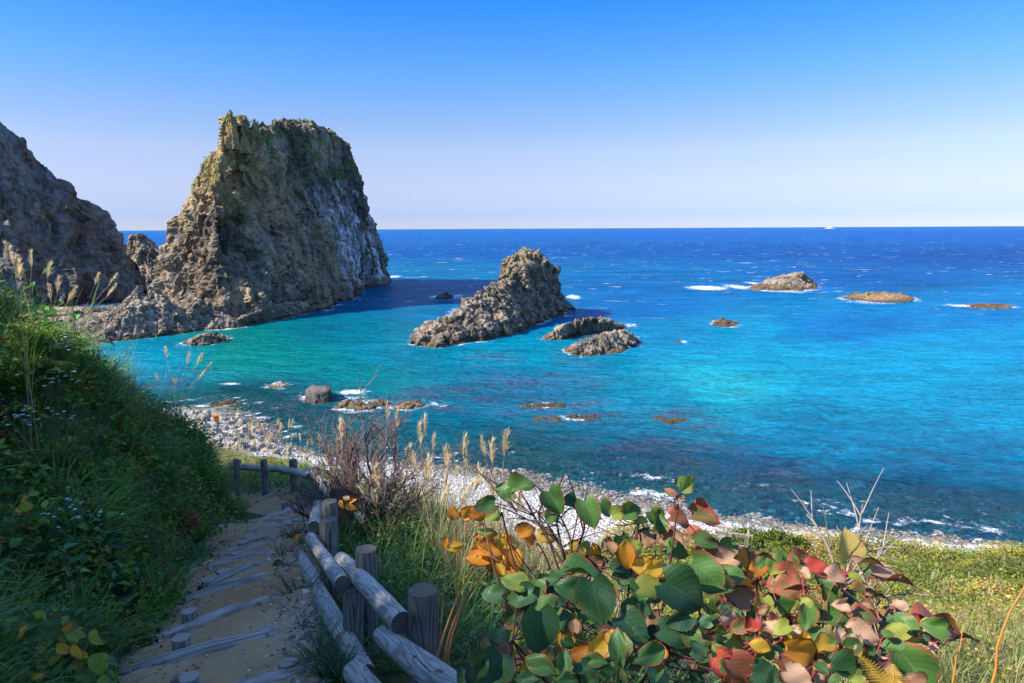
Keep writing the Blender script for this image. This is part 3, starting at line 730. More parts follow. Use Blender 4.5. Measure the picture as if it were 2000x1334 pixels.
# --- middle stack
def middle_stack():
    bb = [(-21.5, 147.5), (-16, 144.5), (-9, 149), (-2, 158.5), (4.5, 172), (9, 186), (14, 200), (18.5, 211), (14, 222), (0, 214), (-9, 192), (-15, 170), (-22, 156)]
    m1 = [(-19, 149.5), (-14.5, 148), (-8, 153), (-2, 162), (3.5, 175), (8, 188), (12, 200), (15.5, 209), (11.5, 216), (1, 209), (-7, 190), (-13, 170), (-19, 157)]
    m2 = [(-16, 153), (-13, 153), (-8, 158), (-2.5, 167), (3, 179), (8, 190), (11.6, 199), (14, 206), (9, 210), (1.5, 203), (-4, 188), (-9, 171), (-14.5, 157)]
    m3 = [(-10.5, 165), (-8.5, 164), (-5.5, 166), (-1.5, 173), (3, 181), (7.6, 188.5), (11.2, 195), (12.4, 200), (8, 204), (0.8, 200), (-2, 188), (-5, 176), (-8, 168)]
    t = [(-7, 172), (-5, 171.5), (-2.6, 174.5), (0.8, 181.5), (3.4, 185), (6.0, 188), (8.0, 191.5), (8.4, 195.5), (5.6, 198.5), (1.2, 195), (-1.2, 189), (-2.5, 181), (-4.5, 175)]
    z1 = [2.2, 2.0, 2.2, 2.6, 3.4, 4.0, 4.0, 3.6, 4, 4, 3.6, 3, 2.4]
    z2 = [3.9, 3.7, 4.4, 5.8, 7.4, 8.6, 9, 8, 8.6, 8.6, 7.2, 5.6, 4.2]
    z3 = [7.6, 7.6, 8.4, 10.6, 13.2, 14.6, 14.4, 13.4, 14.4, 14, 12.6, 10.2, 8.2]
    zt = [9.4, 9.6, 10.8, 14.8, 17.4, 18.0, 17.8, 17.4, 17.6, 17.2, 15.6, 12.4, 10.2]
    L = [lv(bb, -2.5), lv(bb, 0.3)] + [[(p[0], p[1], z) for p, z in zip(a, zz)] for a, zz in ((m1, z1), (m2, z2), (m3, z3), (t, zt))]
    v, f, _ = loft(L, 560, 120, 12)
    v = rough_rock(v, f, 2.1, 6.5, 81, 0.6, 0.14, (0.5, 0.2, 1.0), 1.35, 0.3)
    return v, f
v, f = middle_stack()
make_rock('sea_stack', [(v, f)], M_LEDGE, 'steep cone-shaped brown rock standing alone in the middle of the bay', 'sea stack', warm=lambda v: sstep(9, 17, v[:, 2] + fbm(v * 0.2, 3, 4) * 5) * 0.45, moss=lambda v: sstep(6, 12, v[:, 2]) * 0.3, tide=1.2)
poly_rock('low_rock', [(1064, 662), (1090, 664), (1125, 659), (1165, 652), (1205, 647), (1222, 640), (1205, 632), (1150, 632), (1105, 640), (1080, 650)],
          [Py(1150, 620, 160), Py(1195, 626, 164), Py(1110, 632, 155), Py(1075, 650, 149)], M_LEDGE, 'low pale rock behind its twin, right of the cone-shaped rock', nu=320, nv=44, amp=1.0, size=3.4, seed=83, h_side=0.65)
poly_rock('low_rock', [(1102, 688), (1135, 696), (1170, 694), (1205, 690), (1235, 680), (1247, 668), (1230, 656), (1190, 658), (1150, 665), (1120, 676)],
          [Py(1200, 645, 143), Py(1225, 650, 145), Py(1165, 658, 139), Py(1130, 674, 134.5)], M_LEDGE, 'low pale jagged rock in front of its twin, right of the cone-shaped rock', nu=320, nv=44, amp=1.0, size=3.2, seed=84, h_side=0.65)
poly_rock('islet_rock', [(1462, 565), (1500, 568), (1545, 568), (1590, 566), (1594, 558), (1560, 552), (1510, 552), (1475, 558)],
          [Py(1556, 530, 288), Py(1578, 532, 288), Py(1530, 538, 287), Py(1500, 551, 285)], M_LEDGE, 'large humped islet with surf on its left, far out in the bay', nu=300, nv=50, amp=1.5, size=6.0, seed=85, tide=2.0, h_side=0.6)
poly_rock('islet_rock', [(1644, 583), (1675, 586), (1710, 590), (1750, 592), (1782, 589), (1782, 582), (1745, 578), (1700, 578), (1660, 577)],
          [Py(1745, 570, 236), Py(1768, 575, 236), Py(1720, 577, 236), Py(1663, 574, 239)], M_REEF, 'long low brown islet with two knobs, second from the right', nu=260, nv=30, amp=0.9, size=3.6, seed=86, tide=0.7, warm=0.3)
poly_rock('islet_rock', [(1876, 602), (1910, 604), (1945, 604), (1974, 602), (1970, 596), (1930, 594), (1890, 595)],
          [Py(1930, 592, 216), Py(1955, 597, 216), Py(1895, 598, 215)], M_REEF, 'flat ochre reef islet by the right edge', nu=200, nv=24, amp=0.7, size=3.0, seed=87, tide=0.5, warm=0.3)
poly_rock('islet_rock', [(1390, 635), (1410, 639), (1432, 638), (1442, 632), (1425, 627), (1400, 627)], [Py(1404, 621, 178), Py(1425, 628, 176)], M_REEF, 'small brown rock ringed with surf in the blue water', nu=160, nv=24, amp=0.6, size=2.2, seed=88, tide=0.5)
poly_rock('islet_rock', [(846, 583), (865, 585), (886, 582), (884, 577), (862, 576)], [Py(868, 572, 246), Py(878, 575, 246)], M_REEF, 'tiny wave-washed rock left of the cone-shaped rock', nu=120, nv=20, amp=0.6, size=2.4, seed=89, tide=0.6)
poly_rock('islet_rock', [(1090, 619), (1098, 620), (1103, 617), (1098, 613), (1091, 614)], [Py(1097, 611, 198)], M_LEDGE, 'tiny dark rock at the right foot of the cone-shaped rock', nu=90, nv=16, amp=0.3, size=1.6, seed=90, tide=0.4)
poly_rock('islet_rock', [(1319, 668), (1327, 670), (1334, 668), (1328, 665)], [Py(1325, 664, 152)], M_REEF, 'tiny breaking rock between the low rocks and the lone brown one', nu=80, nv=14, amp=0.25, size=1.4, seed=91, tide=0.4)
# near-shore boulders in the water
poly_rock('sea_boulder', [(595, 781), (615, 787), (643, 785), (650, 776), (632, 769), (606, 770)], [Py(640, 752, 99.5), Py(625, 756, 99.5), Py(612, 763, 98.5)], M_HEAD, 'big square dark boulder standing in the shallows', nu=150, nv=30, amp=0.35, size=3.2, seed=92, h_side=0.8, inner=0.12, tide=0.3)
poly_rock('sea_boulder', [(524, 755), (545, 759), (560, 756), (560, 749), (540, 747)], [Py(553, 742, 108.5), Py(540, 749, 108)], M_BOULD, 'smaller pale boulder left of the big square one, in surf', nu=110, nv=20, amp=0.3, size=1.6, seed=93, tide=0.3)
poly_rock('sea_boulder', [(215, 725), (228, 728), (238, 724), (226, 720)], [Py(226, 720, 122)], M_REEF, 'small ochre rock awash beside the green bank', nu=80, nv=14, amp=0.25, size=1.4, seed=94, tide=0.3)
def reef(label, spots, seed, tide=0.25):
    parts = []
    for k, (px, py, rw, h) in enumerate(spots):
        c = Pz(px, py, 0)
        h = h * (0.6 if tide > 0.5 else 0.85)
        v, f, _ = loft(dome_levels(c[0], c[1], rw, rw * 0.8, h, random.uniform(0, 3), 8, seed + k, 0.6, top=0.45, mid=0.8), 60, 14, 4)
        parts.append((rough_rock(v, f, 0.28, 1.2, seed + k, 0.8), f))
    return make_rock('reef_rock', parts, M_REEF, label, 'reef', tide=tide, warm=0.3 if tide < 0.5 else 0.0, noring=tide > 0.5)
reef('ochre reef in surf, right of the big square boulder', [(662, 796, 1.0, .5), (676, 793, 1.3, .8), (693, 796, 1.2, .6), (708, 798, 1.3, .6), (722, 797, 1.3, .7), (735, 792, 1.4, .8), (748, 788, 1.0, .5), (700, 790, 1.2, .6)], 200)
reef('smaller ochre reef, next one along the surf', [(778, 797, .8, .3), (795, 795, 1.2, .6), (808, 791, 1.3, .7), (788, 789, .9, .3), (820, 792, .8, .35)], 220)
reef('dark reef awash in the middle shallows, upper of two', [(1030, 795, 1.4, .2), (1050, 793, 1.6, .25), (1080, 791, 1.5, .3), (1095, 792, 1.1, .25)], 240, 0.9)
reef('dark reef awash in the middle shallows, lower of two', [(1060, 820, 1.2, .2), (1085, 819, 1.2, .3), (1117, 815, 1.0, .4), (1140, 816, 1.3, .2), (1160, 814, 1.0, .2)], 260, 0.9)
reef('weedy reef awash in the bay, below the turquoise patch', [(1290, 818, 1.1, .15), (1310, 824, 1.3, .2), (1330, 820, 1.2, .15)], 280, 0.9)
reef('pale reef awash nearest the boulder beach', [(430, 789, 1.2, .3), (445, 787, 1.4, .35), (460, 792, 1.1, .2), (418, 790, .9, .2)], 300)
# grass tufts on the crest of the great stack (a part)
def leaves_np(pos, axis, nrm, ln, wd, col, fold=0.25):
    """two-sided folded leaves, 4 triangles each"""
    N = len(pos); ax = axis / (np.linalg.norm(axis, axis=1)[:, None] + 1e-9)
    sd = np.cross(ax, nrm); sd /= (np.linalg.norm(sd, axis=1)[:, None] + 1e-9)
    up = np.cross(sd, ax)
    ln = np.asarray(ln)[:, None]; wd = np.asarray(wd)[:, None]
    b = pos; m = pos + ax * ln * 0.48 - up * ln * 0.02; t = pos + ax * ln - up * ln * 0.22
    l = pos + ax * ln * 0.42 + sd * wd * 0.5 + up * wd * fold; r = pos + ax * ln * 0.42 - sd * wd * 0.5 + up * wd * fold
    V = np.stack((b, l, t, r, m), 1).reshape(-1, 3)
    o = np.arange(N)[:, None] * 5
    F = np.concatenate((o + (0, 4, 1), o + (1, 4, 2), o + (2, 4, 3), o + (3, 4, 0)))
    return V, F, np.repeat(col, 5, 0)
def rand_dirs(n, zlo=-0.2, zhi=1.0, r=rng):
    a = r.uniform(0, 2 * math.pi, n); z = r.uniform(zlo, zhi, n); s = np.sqrt(np.maximum(0, 1 - z * z))
    return np.stack((np.cos(a) * s, np.sin(a) * s, z), 1)
def pick_cols(pal, n, jit=0.25, r=rng):
    pal = np.array(pal, float); w = pal[:, 3] / pal[:, 3].sum()
    c = pal[r.choice(len(pal), n, p=w), :3]
    return c * r.uniform(1 - jit, 1 + jit, (n, 1)) * r.uniform(1 - jit * 0.3, 1 + jit * 0.3, (n, 3))
msk = rock_mask(stack_v, stack_f, 0, None, stack_moss(stack_v))[:, 3]
idx = np.where((msk > 0.45) & (stack_v[:, 2] > 33) & (rng.random(len(msk)) < 0.6))[0]
idx = rng.choice(idx, min(7000, len(idx)), replace=False)
c0 = np.array(stack.location)
V, F, C = leaves_np(stack_v[idx] - c0 + rng.normal(0, 0.15, (len(idx), 3)), rand_dirs(len(idx), 0.1, 1.0), rand_dirs(len(idx)), rng.uniform(0.3, 0.7, len(idx)), rng.uniform(0.18, 0.35, len(idx)),
                    pick_cols([(0.12, 0.17, 0.03, 3), (0.20, 0.22, 0.05, 2), (0.16, 0.13, 0.05, 1)], len(idx)))
obj('crest_grass', mesh_np('crest_grass', V, F, M_FOL, False, {'col': C}), stack, kind='stuff', label='green grass tufts on the crest')

# ================================================================== SEA
def geo(a, b, st, ratio, mx):
    o = [a]; s = st
    while o[-1] < b:
        o.append(o[-1] + s); s = min(s * ratio, mx)
    return np.array(o)
ys = geo(38, 60000, 0.55, 1.012, 1e9)
xs_p = np.concatenate((np.arange(0, 60, 0.9), geo(60, 60000, 1.0, 1.045, 1e9)))
xs = np.concatenate((-xs_p[:0:-1], xs_p))
SX, SY = np.meshgrid(xs, ys)
sx, sy = SX.ravel(), SY.ravel()
SAMP = [(600, 460, 0, 86, 190), (1000, 460, 0, 84, 190), (1500, 460, 0, 82, 192), (1900, 460, 0, 80, 190), (300, 480, 0, 84, 185), (1000, 490, 0, 76, 172), (1500, 490, 0, 74, 174), (1900, 500, 0, 68, 166),
        (850, 550, 0, 98, 176), (1250, 560, 0, 90, 180), (1700, 540, 0, 82, 178), (780, 600, 0, 106, 165), (700, 640, 0, 112, 150), (900, 620, 0, 112, 175), (640, 650, 0, 104, 134), (500, 660, 0, 122, 126), (450, 700, 0, 132, 136),
        (300, 690, 0, 132, 175), (280, 720, 0, 142, 190), (600, 700, 0, 124, 136), (760, 690, 0, 124, 165), (1000, 690, 0, 136, 180), (1250, 600, 0, 106, 190), (1350, 650, 0, 132, 196), (1650, 640, 0, 118, 200),
        (1900, 620, 0, 122, 200), (1500, 700, 0, 152, 205), (1800, 700, 0, 152, 210), (1950, 660, 0, 142, 208), (1400, 750, 22, 170, 204), (1700, 760, 0, 146, 200), (1950, 800, 0, 140, 194), (1600, 850, 0, 124, 178),
        (1900, 900, 8, 110, 164), (1300, 780, 0, 130, 176), (1000, 760, 28, 112, 160), (900, 820, 0, 110, 150), (1150, 860, 10, 110, 150), (700, 730, 0, 120, 142), (560, 770, 20, 96, 120), (500, 790, 38, 90, 110),
        (1000, 900, 36, 90, 110), (1200, 900, 24, 86, 130), (1500, 950, 24, 86, 136), (1800, 1000, 24, 80, 130), (1300, 950, 32, 86, 120), (120, 590, 10, 80, 130), (200, 600, 10, 90, 140), (1420, 650, 0, 140, 195)]
sp_xy, sp_c = [], []
for px, py, *c in SAMP:
    p = Pz(px, py, 0); sp_xy.append((p[0] / p[1] * 1.6, math.log(p[1]))); q_ = lin(c); far_ = 1.22 if p[1] > 250 else 0.93; sp_c.append((q_[0] * 0.60, q_[1] * 0.78 * far_, q_[2] * 0.57))
sp_xy, sp_c = np.array(sp_xy), np.array(sp_c)
sea_c = np.zeros((len(sx), 3))
a_ = np.stack((np.clip(sx / sy * 1.6, -2, 2), np.log(sy)), 1)
for k in range(0, len(sx), 40000):
    d2 = ((a_[k:k + 40000, None] - sp_xy[None]) ** 2).sum(-1)
    w = 1.0 / (d2 + 0.0025) ** 1.8; w /= w.sum(1)[:, None]
    sea_c[k:k + 40000] = w @ sp_c
near = (np.abs(sx) < 69) & (sy < 129)
tz = np.full(len(sx), -9.0); tz[near] = terrain_z(sx[near], sy[near])
shal = sstep(-2.2, -0.05, tz) * 0.66
foam = np.zeros(len(sx))
dist = np.full(len(sx), 1e3)
rp = np.concatenate(RINGS); 
cell = {}
for p in rp[::2]: cell.setdefault((int(p[0] // 12), int(p[1] // 12)), []).append(p)
cx_, cy_ = (sx // 12).astype(int), (sy // 12).astype(int)
keys = {}
inr = np.where((np.abs(sx) < 330) & (sy < 380))[0]
order = np.lexsort((cy_[inr], cx_[inr])); inr = inr[order]
kk = np.stack((cx_[inr], cy_[inr]), 1)
br = np.where(np.any(np.diff(kk, axis=0) != 0, axis=1))[0] + 1
for grp in np.split(inr, br):
    a, b = cx_[grp[0]], cy_[grp[0]]
    pts = [p for i in (-1, 0, 1) for j in (-1, 0, 1) for p in cell.get((a + i, b + j), ())]
    if pts:
        pts = np.array(pts)
        if len(pts) > 500: pts = pts[::len(pts) // 500 + 1]
        dist[grp] = np.sqrt(((np.stack((sx[grp], sy[grp]), 1)[:, None] - pts[None]) ** 2).sum(-1)).min(1)
nzf = fbm(P2(sx * 0.09, sy * 0.09), 3, 33)
foam = 0.95 * np.exp(-dist / (1.3 + 1.2 * sstep(150, 260, sy))) * (0.74 + 0.8 * nzf)
# surf patches seen beside particular rocks: (px, py, half-width px, half-height px, strength)
for px, py, hw, hh, st in [(690, 765, 42, 7, .75), (715, 783, 40, 10, .5), (690, 778, 40, 10, .5), (850, 788, 50, 14, .36), (1065, 793, 50, 10, .48), (1115, 817, 60, 9, .5), (1380, 562, 52, 6, .8), (1440, 560, 30, 7, .7), (1470, 553, 15, 5, .7), (1530, 568, 70, 4, .6),
                           (870, 580, 44, 6, .65), (895, 577, 22, 4, .6), (1120, 580, 20, 6, .7), (885, 608, 18, 12, .45), (1700, 590, 70, 6, .5), (1870, 597, 36, 5, .65), (1980, 600, 14, 3, .6), (1415, 634, 42, 9, .5), (1332, 667, 14, 5, .7), (530, 754, 26, 6, .6), (450, 749, 26, 5, .6),
                           (445, 793, 60, 10, .45), (510, 830, 40, 12, .36), (580, 850, 30, 14, .38), (770, 540, 20, 3, .65), (800, 588, 14, 2, .55), (700, 585, 30, 4, .4), (640, 606, 20, 4, .5), (445, 662, 16, 4, .55), (1230, 635, 22, 5, .6), (1110, 617, 18, 4, .5), (220, 725, 14, 4, .5), (270, 740, 20, 4, .5)]:
    p = Pz(px, py, 0); rx = hw / FPX * p[1]; q1, q2 = Pz(px, py - hh, 0), Pz(px, py + hh, 0); ry = max(0.6, abs(q1[1] - q2[1]) / 2)
    e = np.sqrt(((sx - p[0]) / rx) ** 2 + ((sy - p[1]) / ry) ** 2)
    foam = np.maximum(foam, (st + 0.12) * sstep(1.45, 0.15, e))
# breaking edge on the beach
foam = np.maximum(foam, 0.86 * np.exp(-((tz + 0.07) / 0.08) ** 2) * (0.75 + 0.5 * fbm(P2(sx * 0.25, sy * 0.25), 2, 5)))
foam = np.maximum(foam, 0.55 * np.exp(-((tz + 0.42) / 0.16) ** 2) * (0.6 + 0.9 * fbm(P2(sx * 0.12, sy * 0.3), 2, 15)))
foam[tz > 0.3] = 0
reef_a = np.zeros(len(sx))
for px, py, hw, hh, st in [(960, 700, 60, 18, .9), (880, 775, 120, 30, 1.), (1010, 750, 130, 25, .9), (1100, 745, 120, 22, .8), (1100, 800, 130, 35, 1.), (1330, 815, 90, 28, 1.), (700, 800, 100, 28, .7), (540, 800, 90, 40, .9), (1250, 890, 220, 45, .9), (1500, 940, 200, 50, .9), (1850, 1000, 250, 50, .8), (1050, 850, 120, 30, .6), (1420, 755, 80, 25, .25), (330, 745, 70, 25, .7), (950, 890, 200, 30, .7), (1120, 700, 60, 20, .5)]:
    p = Pz(px, py, 0); rx = hw / FPX * p[1]; q1, q2 = Pz(px, py - hh, 0), Pz(px, py + hh, 0); ry = abs(q1[1] - q2[1]) / 2
    e = np.sqrt(((sx - p[0]) / rx) ** 2 + ((sy - p[1]) / ry) ** 2)
    reef_a = np.maximum(reef_a, st * sstep(1.4, 0.4, e))
open_a = sstep(150, 320, sy) * (1 - 0.0 * sx)
far = sy > 900
wz = (fbm(P2(sx * 0.10, sy * 0.22), 3, 61) * 0.10 + fbm(P2(sx * 0.03, sy * 0.06), 2, 62) * 0.10 * sstep(90, 200, sy)) * (sy < 500)
sea = obj('sea', mesh_np('sea', np.stack((sx, sy, wz * sstep(0.0, -1.5, tz)), 1), grid_faces(len(xs), len(ys)), M_SEA, True,
          {'col': sea_c, 'shallow': shal, 'foam': foam, 'reef': reef_a, 'open': open_a}), kind='structure')
tag(sea, 'clear blue and turquoise sea with surf round the rocks', 'sea')
#@@PART2
# ================================================================== PATH, STEPS, FENCE
def log_local(pts, radii, sides=14, segs=None, seed=0, wob=0.05):
    """a log in its own frame, long axis Z; returns verts, faces, matrix, end data"""
    pts = np.array(pts, float); r = np.random.default_rng(seed)
    a, b = pts[0], pts[-1]; L = np.linalg.norm(b - a)
    zax = Vector((b - a) / L); rot = zax.to_track_quat('Z', 'Y').to_matrix()
    R3 = np.array(rot)
    loc = (pts - a) @ R3                       # into local axes
    n = segs or max(8, int(L / 0.07))
    cum = np.concatenate(([0], np.cumsum(np.linalg.norm(np.diff(loc, axis=0), axis=1)))); t = np.linspace(0, cum[-1], n)
    K = len(loc); ti = np.interp(t, cum, np.arange(K)); C = np.stack([np.interp(t, cum, loc[:, k]) for k in range(3)], 1)
    if K > 2:
        for _ in range(max(1, n // 6)): C[1:-1] = (C[:-2] + 2 * C[1:-1] + C[2:]) / 4
    rad = np.interp(t, np.linspace(0, cum[-1], len(radii)), radii)
    ang = np.arange(sides) / sides * 2 * math.pi
    V = []
    for i in range(n):
        q = np.stack((np.cos(ang), np.sin(ang), np.full(sides, t[i] * 2.2 + seed * 3.7)), 1)
        rr = rad[i] * (1 + wob * perlin(q * (1.1, 1.1, 1.0) + seed, seed) * 1.6)
        if i in (0, n - 1): rr = rr * 0.955
        ring = np.stack((np.cos(ang) * rr, np.sin(ang) * rr, np.zeros(sides)), 1) + C[i]
        V.append(ring)
        if i == 0 or i == n - 2: pass
    # short chamfer behind both cut ends
    V[0][:, 2] -= 0.0
    e0, e1 = V[0].copy(), V[-1].copy()
    V = np.concatenate(V)
    return V, grid_faces(sides, n, True), Matrix.Translation(a) @ rot.to_4x4(), (e0, e1)
def add_log(name, pts, radii, mat, parent, seed, ends=(True, True), wob=0.05, sides=14, endmat=None):
    V, F, Mx, (e0, e1) = log_local(pts, radii, sides, None, seed, wob)
    o = obj(name, mesh_np(name, V, F, mat, True), parent)
    pm = Matrix.Translation(parent.location) if parent else Matrix()
    o.matrix_local = pm.inverted() @ Mx
    for k, e in enumerate((e0, e1)):
        if not ends[k]: continue
        c = e.mean(0); z = np.array((0, 0, -0.002 if k == 0 else 0.002))
        vv = np.concatenate((e + z, [(e - c) * 0.5 + c + z * 1.8][0], [c + z * 2])); n = len(e)
        i = np.arange(n); j = (i + 1) % n
        q = np.stack((i, j, n + j, n + i), 1); t3 = np.stack((n + i, n + j, np.full(n, 2 * n)), 1)
        if k == 0: q, t3 = q[:, ::-1], t3[:, ::-1]
        rad = np.linalg.norm((e - c)[:, :2], axis=1).mean()
        uv = (vv - c)[:, :2] / rad
        obj('end_grain', mesh_np('end_grain', vv, [q, t3], endmat or M_END, False, uv=uv), o)
    return o
RISERS = [((400, 1347), (622, 1305)), ((251, 1288), (545, 1242)), ((305, 1225), (549, 1174)), ((360, 1157), (527, 1130)), ((390, 1132), (523, 1104)), ((406, 1096), (540, 1079)), ((426, 1077), (530, 1064)), ((448, 1057), (571, 1045)),
          ((479, 1031), (596, 1024)), ((486, 1016), (600, 1015)), ((492, 1011), (596, 996)), ((503, 970), (552, 960)), ((494, 962), (532, 952))]
STAKES = {0: [(373, 1330), (564, 1304)], 1: [(353, 1250), (516, 1233)], 2: [(369, 1201), (510, 1175)], 3: [(407, 1140)], 4: [(437, 1114)], 5: [(462, 1081), (537, 1066)], 6: [(475, 1064), (560, 1055)], 7: [(486, 1048), (563, 1040)], 8: [(561, 1021)], 9: [(572, 1011)], 10: [(563, 996)], 11: [(556, 981)], 12: [(517, 953)]}
rz = [(Pp(*a, 1.80), Pp(*b, 1.80)) for a, b in RISERS]
rz = [rz[0]] + rz[1:]
extra = []
ln_dir = rz[1][0] - rz[1][1]
# two more risers above, behind the viewer's feet
up0 = [(np.array((-1.75, 2.75, 0)), np.array((-0.75, 3.05, 0))), (np.array((-1.5, 1.7, 0)), np.array((-0.4, 1.9, 0)))]
ordered = [(-1, up0[1]), (-1, up0[0])] + list(enumerate(rz))
mids = [((a + b) / 2)[:2] for _, (a, b) in ordered]
dirs = [(b - a)[:2] / np.linalg.norm((b - a)[:2]) for _, (a, b) in ordered]
ztop = [float(plane(m[1])) + 0.05 for m in mids]
def path_z(x, y):
    q = np.stack((x, y), 1)
    z = np.full(len(q), ztop[0] + 0.1)
    for k in range(len(mids)):
        n = np.array((-dirs[k][1], dirs[k][0])); s = (q - mids[k]) @ n
        if k + 1 < len(mids):
            n2 = np.array((-dirs[k + 1][1], dirs[k + 1][0])); s2 = -(q - mids[k + 1]) @ n2
            fr = np.clip(s2 / (np.abs(s) + np.abs(s2) + 1e-6), 0, 1)
            zz = ztop[k + 1] + 0.045 * fr + np.maximum(0, np.abs(s) + np.abs(s2) - 0.85) * 0.26 * fr
        else: zz = plane(y) - 0.02
        z = np.where(s > 0, zz, z)
    return z
sl = np.concatenate(([0], np.cumsum(np.linalg.norm(np.diff(PATH_C, axis=0), axis=1))))
ss = np.arange(0, sl[-1], 0.045)
cx = np.interp(ss, sl, PATH_C[:, 0]); cy = np.interp(ss, sl, PATH_C[:, 1])
for _ in range(30):
    cx[1:-1] = (cx[:-2] + 2 * cx[1:-1] + cx[2:]) / 4; cy[1:-1] = (cy[:-2] + 2 * cy[1:-1] + cy[2:]) / 4
tx, ty = np.gradient(cx), np.gradient(cy); tn = np.hypot(tx, ty); nx, ny = ty / tn, -tx / tn
us = np.linspace(-1, 1, 49)
PX = cx[:, None] + nx[:, None] * us * 1.02; PY = cy[:, None] + ny[:, None] * us * 1.02
pz = path_z(PX.ravel(), PY.ravel()).reshape(PX.shape)
for _ in range(2):
    pz[1:-1] = (pz[:-2] + 2 * pz[1:-1] + pz[2:]) / 4
e = sstep(0.62, 1.0, np.abs(us))[None]
pz = pz * (1 - e) + (plane(PY) - 0.20) * e + 0.018 * fbm(P2(PX.ravel() * 2.2, PY.ravel() * 2.2), 4, 3).reshape(PX.shape)
path = obj('path', mesh_np('path', np.stack((PX, PY, pz), -1).reshape(-1, 3), grid_faces(len(us), len(ss)), M_PATH, True, {'edge': np.tile(np.abs(us), (len(ss), 1)).ravel()}), kind='structure')
tag(path, 'sandy gravel footpath stepping down the slope', 'path')
def path_height(x, y): return float(path_z(np.array([x]), np.array([y]))[0])
ORD = ['lowest edge of the picture, first', 'second', 'third', 'fourth', 'fifth', 'sixth', 'seventh', 'eighth', 'ninth', 'tenth', 'eleventh', 'twelfth', 'thirteenth']
rs = random.Random(3)
for i, (a, b) in enumerate(rz):
    lab = 'weathered log step with short stakes, %s counting up from the bottom of the photo' % ('first' if i == 0 else ORD[i])
    m = (a + b) / 2
    st = thing('log_step', lab, 'step', (m[0], m[1], float(plane(m[1]))), 'log steps on the footpath')
    r = 0.062 + 0.012 * rs.random()
    zt = float(plane(m[1])) + 0.075
    mid = m + np.array((0, 0, 0.02 * rs.uniform(-1, 1)))
    q = [np.array((p[0], p[1], zt - r + dz)) for p, dz in ((a, -0.015), (mid, 0.012), (b, -0.02))]
    q[1][:2] += np.array((-dirs[i + 2][1], dirs[i + 2][0])) * rs.uniform(-0.04, 0.04)
    add_log('riser_log', q, (r * 1.05, r, r * 0.92), M_STEP, st, 300 + i, sides=12)
    for px, py in STAKES.get(i, ()):
        p = Pp(px, py, 1.78); sr = 0.058 + 0.008 * rs.random()
        zz = float(plane(p[1])) + 0.09 + rs.uniform(-0.03, 0.03)
        add_log('stake', [(p[0], p[1], zz - 0.45), (p[0] + rs.uniform(-.01, .01), p[1], zz)], (sr, sr), M_STEP, st, 340 + i, ends=(False, True), sides=12, wob=0.04, endmat=M_ENDL)
# loose gravel and pebbles lying on the path (uncountable)
def pebbles_np(pos, size, col, r=rng, flat=0.6):
    t = (1 + 5 ** 0.5) / 2
    B = np.array([(-1, t, 0), (1, t, 0), (-1, -t, 0), (1, -t, 0), (0, -1, t), (0, 1, t), (0, -1, -t), (0, 1, -t), (t, 0, -1), (t, 0, 1), (-t, 0, -1), (-t, 0, 1)]) / 1.9
    Fi = np.array([(0, 11, 5), (0, 5, 1), (0, 1, 7), (0, 7, 10), (0, 10, 11), (1, 5, 9), (5, 11, 4), (11, 10, 2), (10, 7, 6), (7, 1, 8), (3, 9, 4), (3, 4, 2), (3, 2, 6), (3, 6, 8), (3, 8, 9), (4, 9, 5), (2, 4, 11), (6, 2, 10), (8, 6, 7), (9, 8, 1)])
    N = len(pos)
    sc = np.asarray(size)[:, None] * np.stack((r.uniform(0.7, 1.3, N), r.uniform(0.6, 1.0, N), r.uniform(0.7, 1.1, N) * flat), 1)
    a = r.uniform(0, 6.28, N)
    P = B[None] * (1 + r.uniform(-0.18, 0.18, (N, 12, 1))) * sc[:, None]
    ca, sa = np.cos(a)[:, None], np.sin(a)[:, None]
    X = P[..., 0] * ca - P[..., 1] * sa; Y = P[..., 0] * sa + P[..., 1] * ca
    tilt = r.uniform(-0.35, 0.35, N)[:, None]
    V = np.stack((X, Y, P[..., 2] + X * tilt), -1) + pos[:, None]
    F = Fi[None] + (np.arange(N) * 12)[:, None, None]
    return V.reshape(-1, 3), F.reshape(-1, 3), np.repeat(col, 12, 0)
n = 9000
ui = np.sign(rng.uniform(-1, 1, n)) * rng.uniform(0, 1, n) ** 0.55; si = rng.uniform(1.5, sl[-1] - 1.5, n)
gxp = np.interp(si, ss, cx) + np.interp(si, ss, nx) * ui * 0.95; gyp = np.interp(si, ss, cy) + np.interp(si, ss, ny) * ui * 0.95
ee = sstep(0.62, 1.0, np.abs(ui) * 0.95 / 1.02)
gzp = path_z(gxp, gyp) * (1 - ee) + (plane(gyp) - 0.20) * ee
V, F, C = pebbles_np(np.stack((gxp, gyp, gzp), 1), rng.uniform(0.007, 0.017, n) * (1 + 1.6 * (rng.random(n) < 0.06)), pick_cols([(0.27, 0.225, 0.18, 3), (0.14, 0.12, 0.10, 3), (0.50, 0.44, 0.36, 1.2)], n))
tag(obj('path_gravel', mesh_np('path_gravel', V, F, M_PEB, False, {'col': C}), kind='stuff'), 'loose grey gravel scattered on the footpath', 'gravel')

